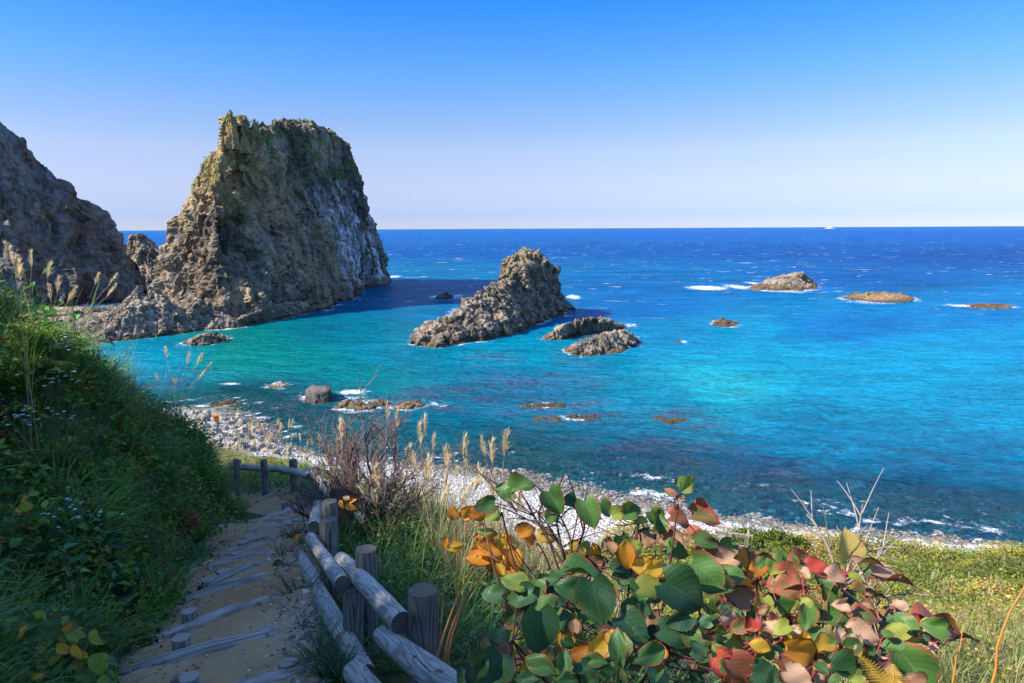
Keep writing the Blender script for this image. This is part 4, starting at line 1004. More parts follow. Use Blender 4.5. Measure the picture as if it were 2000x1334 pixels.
n = 170
ui = np.sign(rng.uniform(-1, 1, n)) * rng.uniform(0.1, 1, n) ** 0.6; si = rng.uniform(3.0, sl[-1] - 2.0, n)
lx = np.interp(si, ss, cx) + np.interp(si, ss, nx) * ui * 0.85; ly = np.interp(si, ss, cy) + np.interp(si, ss, ny) * ui * 0.85
ee = sstep(0.62, 1.0, np.abs(ui) * 0.85 / 1.02); lz = path_z(lx, ly) * (1 - ee) + (plane(ly) - 0.20) * ee + 0.02
Ll = rng.uniform(0.03, 0.07, n)
V, F, C = leaves_np(np.stack((lx, ly, lz), 1), rand_dirs(n, -0.15, 0.25), rand_dirs(n, 0.6, 1.0), Ll, Ll * rng.uniform(0.4, 0.7, n), pick_cols([(0.22, 0.10, 0.04, 3), (0.36, 0.18, 0.05, 2), (0.14, 0.08, 0.05, 2), (0.30, 0.24, 0.08, 1)], n))
tag(obj('leaf_litter', mesh_np('leaf_litter', V, F, M_FOL, False, {'col': C}), kind='stuff'), 'fallen brown leaves scattered along the footpath', 'leaf litter')
RAILS = [  # (points px,py,off), radii, label-less
    ([(990, 1432, 1.44), (873, 1338, 1.42), (746, 1240, 1.42)], (0.082, 0.075, 0.058)),
    ([(785, 1217, 1.30), (725, 1152, 1.30), (666, 1092, 1.30)], (0.066, 0.065, 0.062)),
    ([(669, 1140, 1.32), (606, 1050, 1.32)], (0.058, 0.052)),
    ([(613, 1029, 1.30), (621, 984, 1.30)], (0.064, 0.062)),
    ([(636, 977, 1.31), (630, 951, 1.31)], (0.062, 0.06)),
    ([(636, 946, 1.30), (600, 917, 1.30)], (0.062, 0.058)),
    ([(604, 930, 1.33), (575, 921, 1.32), (545, 916, 1.32), (455, 911, 1.32)], (0.068, 0.07, 0.07, 0.062))]
POSTS = [  # px, py of the top, off, radius, lean x
    (825, 1153, 1.10, 0.085, 0.0), (714, 1073, 1.10, 0.078, 0.0), (690, 1148, 1.36, 0.074, 0.03), (640, 1015, 1.10, 0.078, 0.02), (644, 979, 1.10, 0.082, 0.0),
    (650, 936, 1.10, 0.075, 0.0), (617, 913, 1.10, 0.07, -0.06), (572, 898, 1.10, 0.075, 0.0), (515, 898, 1.10, 0.066, 0.0), (461, 898, 1.12, 0.064, 0.0)]
fence = thing('log_fence', 'weathered grey log fence of posts and round rails beside the footpath', 'fence', tuple(Pp(690, 1150, 1.85)))
for i, (pp, rr) in enumerate(RAILS):
    add_log('rail', [Pp(*p) for p in pp], rr, M_RAIL, fence, 400 + i, sides=22, wob=0.035)
for i, (px, py, off, r, lean) in enumerate(POSTS):
    p = Pp(px, py, off); h = 1.25
    add_log('post', [(p[0] - lean * 2, p[1], p[2] - h), (p[0], p[1], p[2])], (r * 1.03, r), M_POST, fence, 440 + i, ends=(False, True), sides=18, wob=0.05)
EDG = [([(587, 1085, 1.72), (632, 1175, 1.74), (668, 1238, 1.74), (716, 1318, 1.74)], (0.058, 0.07, 0.074, 0.066), 'long bent log lying along the path\'s right edge below the rails'),
       ([(690, 1312, 1.70), (790, 1420, 1.70)], (0.072, 0.075), 'grey edging log at the bottom of the photo beside the fence'),
       ([(543, 940, 1.74), (575, 955, 1.76), (628, 979, 1.74)], (0.075, 0.068, 0.075), 'crooked edging log where the path bends left'),
       ([(498, 942, 1.76), (537, 940, 1.76)], (0.065, 0.06), 'short edging log at the far end of the path')]
for i, (pp, rr, lab) in enumerate(EDG):
    pts = [Pp(*p) for p in pp]
    t = thing('edging_log', lab, 'log', tuple(pts[0]), 'edging logs beside the path')
    add_log('log_body', pts, rr, M_RAIL if i < 2 else M_POST, t, 480 + i, sides=18, wob=0.05)

# ================================================================== BEACH
def scatter(n, x0, x1, y0, y1, test, r=rng):
    x = r.uniform(x0, x1, n); y = r.uniform(y0, y1, n); z = terrain_z(x, y)
    k = test(x, y, z); return x[k], y[k], z[k]
x, y, z = scatter(130000, -45, 46, 44, 90, lambda x, y, z: (z > -0.25) & (z < 2.35 + 0.3 * np.sin(x * 0.7)) & (np.abs(x / y) < 0.85))
k = rng.choice(len(x), min(len(x), 34000), replace=False); x, y, z = x[k], y[k], z[k]
col = pick_cols([(0.52, 0.49, 0.46, 4), (0.62, 0.59, 0.56, 3), (0.34, 0.31, 0.28, 2), (0.48, 0.38, 0.28, 0.8), (0.16, 0.15, 0.14, 1)], len(x), 0.25)
wet = sstep(0.75, 0.30, z + 0.25 * fbm(P2(x * 0.3, y * 0.3), 2, 8))[:, None]
dk = pick_cols([(0.10, 0.10, 0.10, 3), (0.17, 0.15, 0.13, 3), (0.24, 0.17, 0.09, 1), (0.30, 0.29, 0.28, 1)], len(x), 0.2)
col = col * (1 - wet) + dk * wet
sz = rng.uniform(0.055, 0.12, len(x)) * (1 + 0.9 * (rng.random(len(x)) < 0.08)) * (1 + 0.35 * wet[:, 0])
V, F, C = pebbles_np(np.stack((x, y, z + sz * 0.15), 1), sz, col)
tag(obj('beach_pebbles', mesh_np('beach_pebbles', V, F, M_PEB, False, {'col': C}), kind='stuff'), 'pale grey pebbles covering the beach, dark where wet', 'pebbles')
x, y, z = scatter(60000, -52, 46, 50, 125, lambda x, y, z: (z < 0.0) & (z > -2.4) & (np.abs(x / y) < 0.85) & (fbm(P2(x * 0.12, y * 0.2), 3, 14) > -0.1))
k = rng.choice(len(x), min(len(x), 5200), replace=False); x, y, z = x[k], y[k], z[k]
sz = rng.uniform(0.12, 0.42, len(x)) * (1 + 1.2 * (rng.random(len(x)) < 0.06)); sz = np.minimum(sz, 0.25 - z * 0.6)
V, F, C = pebbles_np(np.stack((x, y, z), 1), sz, pick_cols([(0.05, 0.05, 0.045, 3), (0.10, 0.085, 0.06, 3), (0.16, 0.14, 0.08, 2), (0.26, 0.24, 0.20, 1)], len(x), 0.25), flat=0.5)
tag(obj('sunken_stones', mesh_np('sunken_stones', V, F, M_PEB, False, {'col': C}), kind='stuff'), 'dark stones showing through the clear shallows', 'stones')
# boulders on the left end of the beach
bmeshes = []
for k in range(7):
    v, f, _ = loft(dome_levels(0, 0, 1, rng.uniform(0.65, 0.9), 1.0, 0, 8, 600 + k, 0.45, top=0.5, mid=0.86, irr=0.22), 44, 16, 4)
    v = rough_rock(v + (0, 0, 3.0), f, 0.36, 1.5, 600 + k, 0.8, steps=1.2) - np.array((0, 0, 3.0))
    bmeshes.append(mesh_np('boulder', v, f, M_BOULD, False, {'mask': np.zeros((len(v), 4))}))
BIG = [(405, 812, 22, 'dark craggy boulder at the water, left of the orange tub'), (388, 806, 16, 'grey boulder at the far left tip of the boulder beach'), (470, 822, 20, 'broad dark boulder by the sea, right of the orange tub'), (450, 823, 15, 'narrow dark boulder between the orange tub and the broad dark one'), (400, 825, 20, 'grey boulder just left of the orange tub'),
       (463, 811, 10, 'small dark boulder perched at the water behind the broad dark one'), (480, 834, 15, 'low brown boulder in front of the broad dark one'), (420, 868, 22, 'large pale boulder nearest the green bank')]
for px, py, w, lab in BIG:
    p = Pz(px, py, 0.8); s_ = w / FPX * p[1] * 0.55
    o = obj('boulder', bmeshes[random.randrange(7)], None, (p[0], p[1], float(terrain_z(np.array([p[0]]), np.array([p[1]]))[0]) + s_ * 0.15), lab, 'boulder', 'boulders on the beach')
    o.scale = (s_, s_, s_ * random.uniform(0.8, 1.1)); o.rotation_euler = (random.uniform(-.2, .2), random.uniform(-.2, .2), random.uniform(0, 6.28))
rb = random.Random(11); cnt = 0
while cnt < 120:
    px, py = rb.uniform(372, 560), rb.uniform(800, 905)
    if px > 540 and py < 850: continue
    if px > 480 + (py - 800) * 0.9: continue
    p = Pz(px, py, 1.0); tzv = float(terrain_z(np.array([p[0]]), np.array([p[1]]))[0])
    s_ = rb.uniform(0.25, 0.62) * (1.25 if py > 835 else 1.0)
    o = obj('boulder', bmeshes[rb.randrange(7)], None, (p[0], p[1], tzv + s_ * 0.1), 'pale angular boulder among the many heaped at the left end of the beach', 'boulder', 'pale boulders heaped on the beach')
    o.scale = (s_ * rb.uniform(.8, 1.3), s_, s_ * rb.uniform(0.6, 1.0)); o.rotation_euler = (rb.uniform(-.5, .5), rb.uniform(-.5, .5), rb.uniform(0, 6.28)); cnt += 1
# orange tub
def flat_mat(name, col, rough=0.5, spec=0.4):
    nt = NT(name); n = nt.noise(nt.coord('Object'), 6.0, 4)
    c = nt.mix(1.0, col, nt.ramp(n, [(0.3, 0.8), (0.7, 1.1)]), 'MULTIPLY')
    return nt.done(nt.principled(c, rough, spec))
M_ORANGE = flat_mat('orange_plastic', (0.75, 0.16, 0.012))
def ring_solid(profile, n=4, sq=0.0, rot=math.pi / 4):
    """profile: (radius_x, radius_y, z) rings, closed top and bottom"""
    V = []
    for rx, ry, z in profile:
        a = np.arange(n) / n * 2 * math.pi + rot
        k = math.sqrt(2) if n == 4 else 1
        V.append(np.stack((np.cos(a) * rx * k, np.sin(a) * ry * k, np.full(n, z)), 1))
    m = len(profile); V = np.concatenate(V)
    return V, [grid_faces(n, m, True), np.array([list(range(n))[::-1]]), np.array([[(m - 1) * n + i for i in range(n)]])]
p = Pz(424, 826, 0.9); gz = float(terrain_z(np.array([p[0]]), np.array([p[1]]))[0])
tub = thing('plastic_tub', 'bright orange plastic tub washed up among the boulders', 'tub', (p[0], p[1], gz + 0.35))
V, F = ring_solid([(0.24, 0.2, 0.0), (0.27, 0.22, 0.05), (0.31, 0.26, 0.80), (0.29, 0.24, 0.82), (0.25, 0.2, 0.75)]); tb = obj('tub_body', mesh_np('tub_body', V, F, M_ORANGE), tub)
V, F = ring_solid([(0.33, 0.28, 0.72), (0.345, 0.295, 0.73), (0.345, 0.295, 0.79), (0.33, 0.28, 0.80)]); obj('rim', mesh_np('rim', V, F, M_ORANGE), tub)
tub.rotation_euler = (0.12, -0.15, 0.5)

# ================================================================== SHIP
M_WHITE = flat_mat('ship_white', (0.78, 0.78, 0.78))
p = Pz(1620, 447.5, 0.0); d_ = 9000.0 / p[1]; p = p * 0 + np.array((p[0] * d_, 9000.0, 0))
ship = thing('ship', 'tiny pale ship on the horizon at right', 'ship', tuple(p))
def boxm(name, sx_, sy_, sz_, loc, mat, parent, taper=1.0, shift=0.0):
    V = np.array([(-sx_, -sy_, 0), (sx_, -sy_, 0), (sx_, sy_, 0), (-sx_, sy_, 0), (-sx_ * taper + shift, -sy_, sz_), (sx_ * taper + shift, -sy_, sz_), (sx_ * taper + shift, sy_, sz_), (-sx_ * taper + shift, sy_, sz_)], float)
    F = np.array([(3, 2, 1, 0), (4, 5, 6, 7), (0, 1, 5, 4), (1, 2, 6, 5), (2, 3, 7, 6), (3, 0, 4, 7)])
    return obj(name, mesh_np(name, V, F, mat), parent, loc)
boxm('hull', 56, 9, 9, (0, 0, 0), M_WHITE, ship, 1.08, 2); boxm('superstructure', 16, 8, 13, (4, 0, 9), M_WHITE, ship, 0.9); boxm('foredeck_house', 12, 7, 6, (-32, 0, 9), M_WHITE, ship, 0.8); boxm('mast', 1.2, 1.2, 14, (6, 0, 22), M_WHITE, ship, 0.6); boxm('funnel', 4, 4, 8, (22, 0, 9), M_WHITE, ship, 0.9)
#@@PART3
# ================================================================== PLANTS: builders
def blades_np(pos, az, ln, wd, lean, curve, col, seg=4, tipcol=None):
    N = len(pos); t = np.linspace(0, 1, seg + 1)
    phi = lean[:, None] + curve[:, None] * t[None]
    st = ln[:, None] / seg
    dz = np.cos(phi) * st; dh = np.sin(phi) * st
    Z = np.concatenate((np.zeros((N, 1)), np.cumsum(dz[:, :-1], 1)), 1); Hh = np.concatenate((np.zeros((N, 1)), np.cumsum(dh[:, :-1], 1)), 1)
    ca, sa = np.cos(az)[:, None], np.sin(az)[:, None]
    C = np.stack((pos[:, 0:1] + Hh * ca, pos[:, 1:2] + Hh * sa, pos[:, 2:3] + Z), -1)
    w = wd[:, None] * np.clip(1.15 - t[None] ** 1.6 * 1.1, 0.05, 1) * 0.5
    S = np.stack((-sa * w, ca * w, 0.15 * w), -1)
    V = np.stack((C - S, C + S), 2).reshape(-1, 3)
    k = np.arange(seg); F = np.stack((2 * k, 2 * k + 1, 2 * k + 3, 2 * k + 2), 1)
    F = (F[None] + (np.arange(N) * (2 * seg + 2))[:, None, None]).reshape(-1, 4)
    if tipcol is None: Cc = np.repeat(col, 2 * seg + 2, 0)
    else:
        tt = np.repeat(t ** 2, 2)[None, :, None]; Cc = (col[:, None] * (1 - tt) + tipcol[:, None] * tt).reshape(-1, 3)
    return V, F, Cc
def tubes_np(lines, sides=5):
    """lines: (points (n,3), radius start, radius end, colour)"""
    Vs, Fs, Cs, off = [], [], [], 0
    ang = np.arange(sides) / sides * 2 * math.pi; ca, sa = np.cos(ang), np.sin(ang)
    for P, r0, r1, c in lines:
        P = np.asarray(P, float); n = len(P)
        T = np.gradient(P, axis=0); T /= (np.linalg.norm(T, axis=1)[:, None] + 1e-9)
        up = np.where(np.abs(T[:, 2:3]) > 0.9, (1.0, 0, 0), (0, 0, 1.0)); A = np.cross(T, up); A /= np.linalg.norm(A, axis=1)[:, None] + 1e-9; B = np.cross(T, A)
        r = np.linspace(r0, r1, n)[:, None, None]
        V = P[:, None] + (A[:, None] * ca[None, :, None] + B[:, None] * sa[None, :, None]) * r
        Vs.append(V.reshape(-1, 3)); Fs.append(grid_faces(sides, n, True, off)); Cs.append(np.tile(c, (n * sides, 1))); off += n * sides
    return np.concatenate(Vs), np.concatenate(Fs), np.concatenate(Cs)
def tube_obj(name, lines, parent, mat=M_TWIG, sides=5, **kw):
    V, F, C = tubes_np(lines, sides); o0 = np.array(parent.location) if parent else 0
    return obj(name, mesh_np(name, V - o0, F, mat, True, {'col': C}), parent, **kw)
def bez(a, b, sag, n=7, side=(0, 0, 0)):
    a, b = np.asarray(a, float), np.asarray(b, float); t = np.linspace(0, 1, n)[:, None]
    return a * (1 - t) + b * t + (np.array((0, 0, sag)) + np.asarray(side)) * 4 * t * (1 - t)
def merge(*parts):
    Vs, Fs, Cs, off = [], {}, [], 0
    for V, F, C in parts:
        Vs.append(V); Fs.setdefault(F.shape[1], []).append(F + off); Cs.append(C); off += len(V)
    return np.concatenate(Vs), [np.concatenate(v) for v in Fs.values()], np.concatenate(Cs)
def tz1(x, y): return float(terrain_z(np.array([x]), np.array([y]))[0])
def path_x(y): return np.interp(y, PATH_C[:, 1], PATH_C[:, 0])
FENCE_XY = np.array([(0.6, 0.5), (-0.3, 2.5), (-0.62, 3.7), (-1.6, 5.5), (-2.0, 6.6), (-2.8, 9.85), (-3.75, 11.8), (-5.4, 13.1), (-8, 14.0)])
def fence_x(y): return np.interp(y, FENCE_XY[:, 1], FENCE_XY[:, 0])
def on_bank(x, y):
    return (path_dist(x, y) > 0.62 + 0.10 * np.sin(y * 3.1)) & (x < path_x(y)) & (y < 14.5)

# ---------------------------------------------------------------- bank vegetation (uncountable: grass, small leaves)
def tufts(n, pts, blades, ln, wd, pal, spread=0.10, lean=(0.1, 0.7), curve=(0.6, 2.0), tip=None, r=rng):
    idx = r.integers(0, len(pts), n); c = pts[idx]
    m = r.integers(blades[0], blades[1], n); tot = m.sum(); rep_ = np.repeat(np.arange(n), m)
    size = r.uniform(0.65, 1.25, n)[rep_]
    az = r.uniform(0, 2 * math.pi, tot)
    pos = c[rep_] + np.stack((np.cos(az), np.sin(az), np.zeros(tot)), 1) * (r.uniform(0, spread, tot) * size)[:, None]
    pos[:, 2] -= 0.03
    col = pick_cols(pal, n, 0.25, r)[rep_] * r.uniform(0.8, 1.2, (tot, 1))
    L = r.uniform(*ln, tot) * size
    return blades_np(pos, az + r.normal(0, 0.5, tot), L, r.uniform(*wd, tot), r.uniform(*lean, tot), r.uniform(*curve, tot), col, 5, None if tip is None else col * 0.4 + np.array(tip) * 0.6)
def ground_pts(n, x0, x1, y0, y1, test, r=rng):
    x, y, z = scatter(n, x0, x1, y0, y1, test, r); return np.stack((x, y, z), 1)
GREENS = [(0.075, 0.18, 0.030, 4), (0.12, 0.25, 0.038, 4), (0.065, 0.165, 0.06, 3), (0.21, 0.30, 0.045, 2)]
def slope_keep(x, y, z):
    e = 0.15; g = np.hypot((terrain_z(x + e, y) - z) / e, (terrain_z(x, y + e) - z) / e)
    return rng.random(len(x)) < np.sqrt(1 + g * g) / 6.0
bank = ground_pts(170000, -9.5, -0.2, -0.6, 14.8, lambda x, y, z: on_bank(x, y) & (x > path_x(y) - 4.6) & slope_keep(x, y, z))
dens = fbm(bank * 0.9, 3, 44)
grassy = bank[dens > -0.05]; leafyp = bank[dens < 0.25]
V, F, C = merge(tufts(760, grassy, (22, 44), (0.30, 0.66), (0.010, 0.019), GREENS, 0.10),
                tufts(700, bank, (12, 24), (0.15, 0.36), (0.008, 0.015), GREENS + [(0.16, 0.16, 0.04, 1)], 0.12))
crest = bank[(bank[:, 0] < path_x(bank[:, 1]) - 1.5) & (bank[:, 1] > 5)]
V2, F2, C2 = tufts(110, crest, (4, 9), (0.5, 1.0), (0.008, 0.014), GREENS + [(0.26, 0.20, 0.09, 4)], 0.12, (0.0, 0.4), (0.1, 0.9))
V, F, C = merge((V, F[0] if isinstance(F, list) else F, C), (V2, F2, C2))
tag(obj('bank_grass', mesh_np('bank_grass', V, F, M_GRASS, True, {'col': C}), kind='stuff'), 'long arching green grass on the shaded bank', 'grass')
def leaf_cloud(base, n, h, ln, wd, pal, r=rng, clump=0.09, zs=(0.1, 1.0), updir=0.5):
    idx = r.integers(0, len(base), n // 9 + 1); c = base[idx]; hh = r.uniform(*h, len(idx))
    k = r.integers(0, len(idx), n)
    pos = c[k] + r.normal(0, clump, (n, 3)) * (1, 1, 0.5); pos[:, 2] += hh[k] * r.uniform(*zs, n)
    ax = rand_dirs(n, -0.5, 0.7, r); nr = rand_dirs(n, 0.2, 1.0, r) + (0, 0, updir)
    cc = pick_cols(pal, len(idx), 0.3, r)[k] * r.uniform(0.8, 1.2, (n, 1))
    L = r.uniform(*ln, n); return leaves_np(pos, ax, nr, L, L * r.uniform(*wd, n), cc)
BANKP = GREENS + [(0.24, 0.21, 0.03, 1.4), (0.26, 0.13, 0.03, 0.8), (0.20, 0.05, 0.03, 0.6), (0.30, 0.27, 0.04, 0.9), (0.16, 0.10, 0.05, 0.8)]
V, F, C = merge(leaf_cloud(bank, 66000, (0.03, 0.32), (0.04, 0.085), (0.45, 0.75), BANKP), leaf_cloud(bank, 12000, (0.1, 0.45), (0.08, 0.15), (0.25, 0.6), BANKP))
tag(obj('bank_undergrowth', mesh_np('bank_undergrowth', V, F, M_FOL, False, {'col': C}), kind='stuff'), 'tangled small-leaved undergrowth on the shaded bank', 'undergrowth')
# the upper hill out of frame that shades the path
hill = ground_pts(40000, -30, -3.5, -8, 22, lambda x, y, z: (x < path_x(np.clip(y, -1.5, 13.8)) - 3.6) & (z > 17))
V, F, C = leaf_cloud(hill, 26000, (0.1, 0.7), (0.12, 0.28), (0.4, 0.8), GREENS + [(0.16, 0.14, 0.03, 1)], clump=0.35)
tag(obj('hill_scrub', mesh_np('hill_scrub', V, F, M_FOL, False, {'col': C}), kind='stuff'), 'dense green scrub over the hill left of the bank', 'scrub')

# ---------------------------------------------------------------- right of the fence: shaded slope
slope = ground_pts(30000, -8, 3.5, 1.8, 15.5, lambda x, y, z: (x > fence_x(y) + 0.14) & (z > 17.2) & (x < fence_x(y) + 4.0))
near = slope[(slope[:, 0] < fence_x(slope[:, 1]) + 2.2)]
V, F, C = merge(tufts(360, near, (12, 26), (0.3, 0.75), (0.006, 0.014), GREENS + [(0.14, 0.17, 0.04, 2)], 0.1, (0.05, 0.5), (0.5, 1.7)),
                tufts(260, slope, (10, 22), (0.25, 0.6), (0.006, 0.012), GREENS + [(0.24, 0.20, 0.08, 2)], 0.12, (0.05, 0.5), (0.4, 1.5), tip=(0.3, 0.25, 0.1)))
tag(obj('slope_grass', mesh_np('slope_grass', V, F, M_GRASS, True, {'col': C}), kind='stuff'), 'tall green grass on the slope right of the fence', 'grass')
V, F, C = merge(leaf_cloud(near, 16000, (0.1, 0.6), (0.035, 0.09), (0.22, 0.5), [(0.05, 0.13, 0.05, 4), (0.08, 0.17, 0.05, 3), (0.14, 0.20, 0.08, 2), (0.26, 0.22, 0.04, 0.4)], clump=0.07),
                leaf_cloud(slope, 8000, (0.05, 0.45), (0.05, 0.11), (0.3, 0.6), [(0.05, 0.10, 0.025, 4), (0.11, 0.14, 0.03, 3), (0.2, 0.18, 0.04, 1)]))
tag(obj('slope_undergrowth', mesh_np('slope_undergrowth', V, F, M_FOL, False, {'col': C}), kind='stuff'), 'feathery dark green herbs between the fence and the pampas', 'undergrowth')
# grass spilling over the path edge beside the lower log
edge = np.array([(Pp(px, py, 1.82)) for px, py in ((565, 1130), (560, 1105), (575, 1150), (550, 1085), (600, 1215), (625, 1290), (640, 1320), (660, 1330), (585, 1180), (575, 1060), (610, 1250))])
V, F, C = tufts(15, edge, (22, 36), (0.22, 0.42), (0.007, 0.013), [(0.03, 0.085, 0.03, 3), (0.05, 0.11, 0.025, 3)], 0.09, (0.15, 0.7), (0.8, 2.0))
bend = np.array([Pp(px, py, 1.84) for px, py in ((470, 932), (490, 935), (515, 934), (535, 934), (560, 938), (580, 944), (600, 950), (615, 958), (640, 965), (455, 930), (500, 930), (545, 936), (625, 950), (590, 938))])
V2, F2, C2 = tufts(70, bend, (16, 30), (0.22, 0.5), (0.010, 0.018), GREENS, 0.22, (0.1, 0.7), (0.6, 1.8))
V3, F3, C3 = leaf_cloud(bend, 2600, (0.05, 0.4), (0.04, 0.08), (0.4, 0.7), GREENS, clump=0.16)
V, F, C = merge((V, F, C), (V2, F2, C2), (V3, F3, C3))
tag(obj('verge_grass', mesh_np('verge_grass', V, F, M_GRASS, True, {'col': C}), kind='stuff'), 'tufts of arching grass along the fence foot and lower logs', 'grass')

# ---------------------------------------------------------------- sunlit lower slope and meadow
mead = ground_pts(120000, 3, 52, 22, 52, lambda x, y, z: (z > 1.9 + 0.35 * np.sin(x * 0.45)) & (x / y > 0.14) & (x / y < 0.95))
MEADOW = [(0.22, 0.23, 0.035, 4), (0.30, 0.27, 0.045, 3), (0.14, 0.18, 0.03, 3), (0.36, 0.24, 0.05, 1.2), (0.40, 0.31, 0.10, 1), (0.24, 0.11, 0.03, 0.4)]
V, F, C = leaf_cloud(mead, 62000, (0.1, 0.75), (0.10, 0.22), (0.45, 0.9), MEADOW, clump=0.22)
pc = V[:len(V) // 5 * 5].reshape(-1, 5, 3)[:, 0]
nn = fbm(pc * (0.22, 0.22, 0.0), 4, 71); n2_ = fbm(pc * (0.11, 0.11, 0.0) + 40, 3, 72)
tone = (1 + 0.75 * nn)[:, None] * np.where(n2_[:, None] > 0.12, (0.72, 0.95, 0.85), np.where(n2_[:, None] < -0.22, (1.25, 1.02, 1.3), (1, 1, 1)))
C = (C.reshape(-1, 5, 3) * np.clip(tone, 0.35, 1.7)[:, None]).reshape(-1, 3)
tag(obj('meadow_scrub', mesh_np('meadow_scrub', V, F, M_FOL, False, {'col': C}), kind='stuff'), 'yellow-green low scrub covering the meadow above the beach', 'scrub')
lower = ground_pts(60000, 4, 30, 7, 30, lambda x, y, z: (x / y > 0.35) & (x / y < 1.0) & (z > 5))
V, F, C = merge(tufts(900, lower, (14, 24), (0.4, 0.9), (0.012, 0.022), [(0.16, 0.22, 0.05, 3), (0.26, 0.27, 0.07, 3), (0.36, 0.30, 0.13, 2)], 0.2, (0.05, 0.6), (0.3, 1.6), tip=(0.42, 0.36, 0.18)),
                leaf_cloud(lower, 9000, (0.1, 0.6), (0.07, 0.16), (0.4, 0.8), MEADOW, clump=0.2))
tag(obj('lower_slope_grass', mesh_np('lower_slope_grass', V, F, M_GRASS, False, {'col': C}), kind='stuff'), 'sunlit straw and green grass on the slope at lower right', 'grass')
mid = ground_pts(40000, -20, 12, 13, 60, lambda x, y, z: (z > 2.3) & (x / y < 0.3) & (x > fence_x(y) + 1.0))
V, F, C = merge(leaf_cloud(mid, 9000, (0.1, 0.6), (0.14, 0.34), (0.4, 0.8), MEADOW, clump=0.3),
                tufts(700, mid[(mid[:, 1] < 24)], (12, 22), (0.4, 0.9), (0.012, 0.02), [(0.14, 0.22, 0.03, 3), (0.24, 0.28, 0.05, 3), (0.36, 0.30, 0.12, 1)], 0.2, (0.05, 0.5), (0.3, 1.4)))
tag(obj('hidden_slope_scrub', mesh_np('hidden_slope_scrub', V, F, M_FOL, False, {'col': C}), kind='stuff'), 'bright green sunlit grass just beyond the path bend', 'scrub')
# two rounder bushes at the top of the beach
def bush(label, px, py, w, h, pal, seed, n=2600):
    p = Pz(px, py, 2.2); r = np.random.default_rng(seed); g = tz1(p[0], p[1])
    t = thing('low_bush', label, 'bush', (p[0], p[1], g), 'bushes at the top of the beach')
    tube_obj('stems', [(bez((p[0] + r.normal(0, .1), p[1] + r.normal(0, .1), g - 0.1), (p[0] + r.normal(0, w * 0.4), p[1] + r.normal(0, w * 0.3), g + h * r.uniform(.4, .8)), 0.1), 0.03, 0.008, (0.09, 0.06, 0.04)) for _ in range(14)], t)
    d = rand_dirs(n, -0.05, 1.0, r) * (r.uniform(0.25, 1, n) ** 0.45)[:, None]
    lum = 0.75 + 0.45 * fbm(d * 2.2 + seed, 3, seed)
    pos = d * lum[:, None] * (w, w * 0.7, h)
    L = r.uniform(0.10, 0.20, n)
    V, F, C = leaves_np(pos, d + rand_dirs(n, -0.4, 0.6, r), rand_dirs(n, 0.2, 1, r), L, L * r.uniform(.5, .8, n), pick_cols(pal, n, 0.3, r))
    obj('foliage', mesh_np('foliage', V, F, M_FOL, False, {'col': C}), t)
GB = [(0.10, 0.17, 0.025, 4), (0.17, 0.22, 0.03, 3), (0.07, 0.12, 0.02, 2), (0.25, 0.22, 0.04, 0.6)]
bush('bright green rounded bush, leftmost of three at the beach top', 1452, 1052, 1.5, 1.1, GB, 5)
bush('bright green spreading bush, middle one of three at the beach top', 1505, 1066, 1.7, 1.2, GB, 6)
bush('darker green bush, rightmost of three at the beach top', 1548, 1085, 1.3, 1.1, [(0.06, 0.11, 0.02, 4), (0.12, 0.17, 0.025, 2)], 7)
# weathered wooden frame lying in the scrub
M_PLANK = mat_wood('driftwood_plank', (0.42, 0.35, 0.27), (0.2, 0.16, 0.12), 2.0, 0.05)
p = Pz(1440, 1082, 2.6); g = tz1(p[0], p[1])
cr = thing('broken_crate', 'weathered wooden frame half sunk in the meadow scrub', 'crate', (p[0], p[1], g)); cr.rotation_euler = (0.25, 0.06, -0.25)
for nm, sx_, sy_, sz_, loc in (('plank', 1.25, 0.06, 0.28, (-0.35, 0.5, 0.95)), ('plank', 0.13, 0.06, 1.1, (-0.55, 0.43, 0.1)), ('plank', 0.13, 0.06, 1.1, (0.55, 0.43, 0.1)), ('plank', 0.62, 0.05, 0.3, (0.0, 0.36, 0.05)), ('plank', 0.75, 0.08, 0.1, (-1.1, 0.8, 1.3)), ('plank', 0.05, 0.5, 0.9, (0.66, 0.9, 0.15))):
    boxm(nm, sx_, sy_, sz_, loc, M_PLANK, cr)

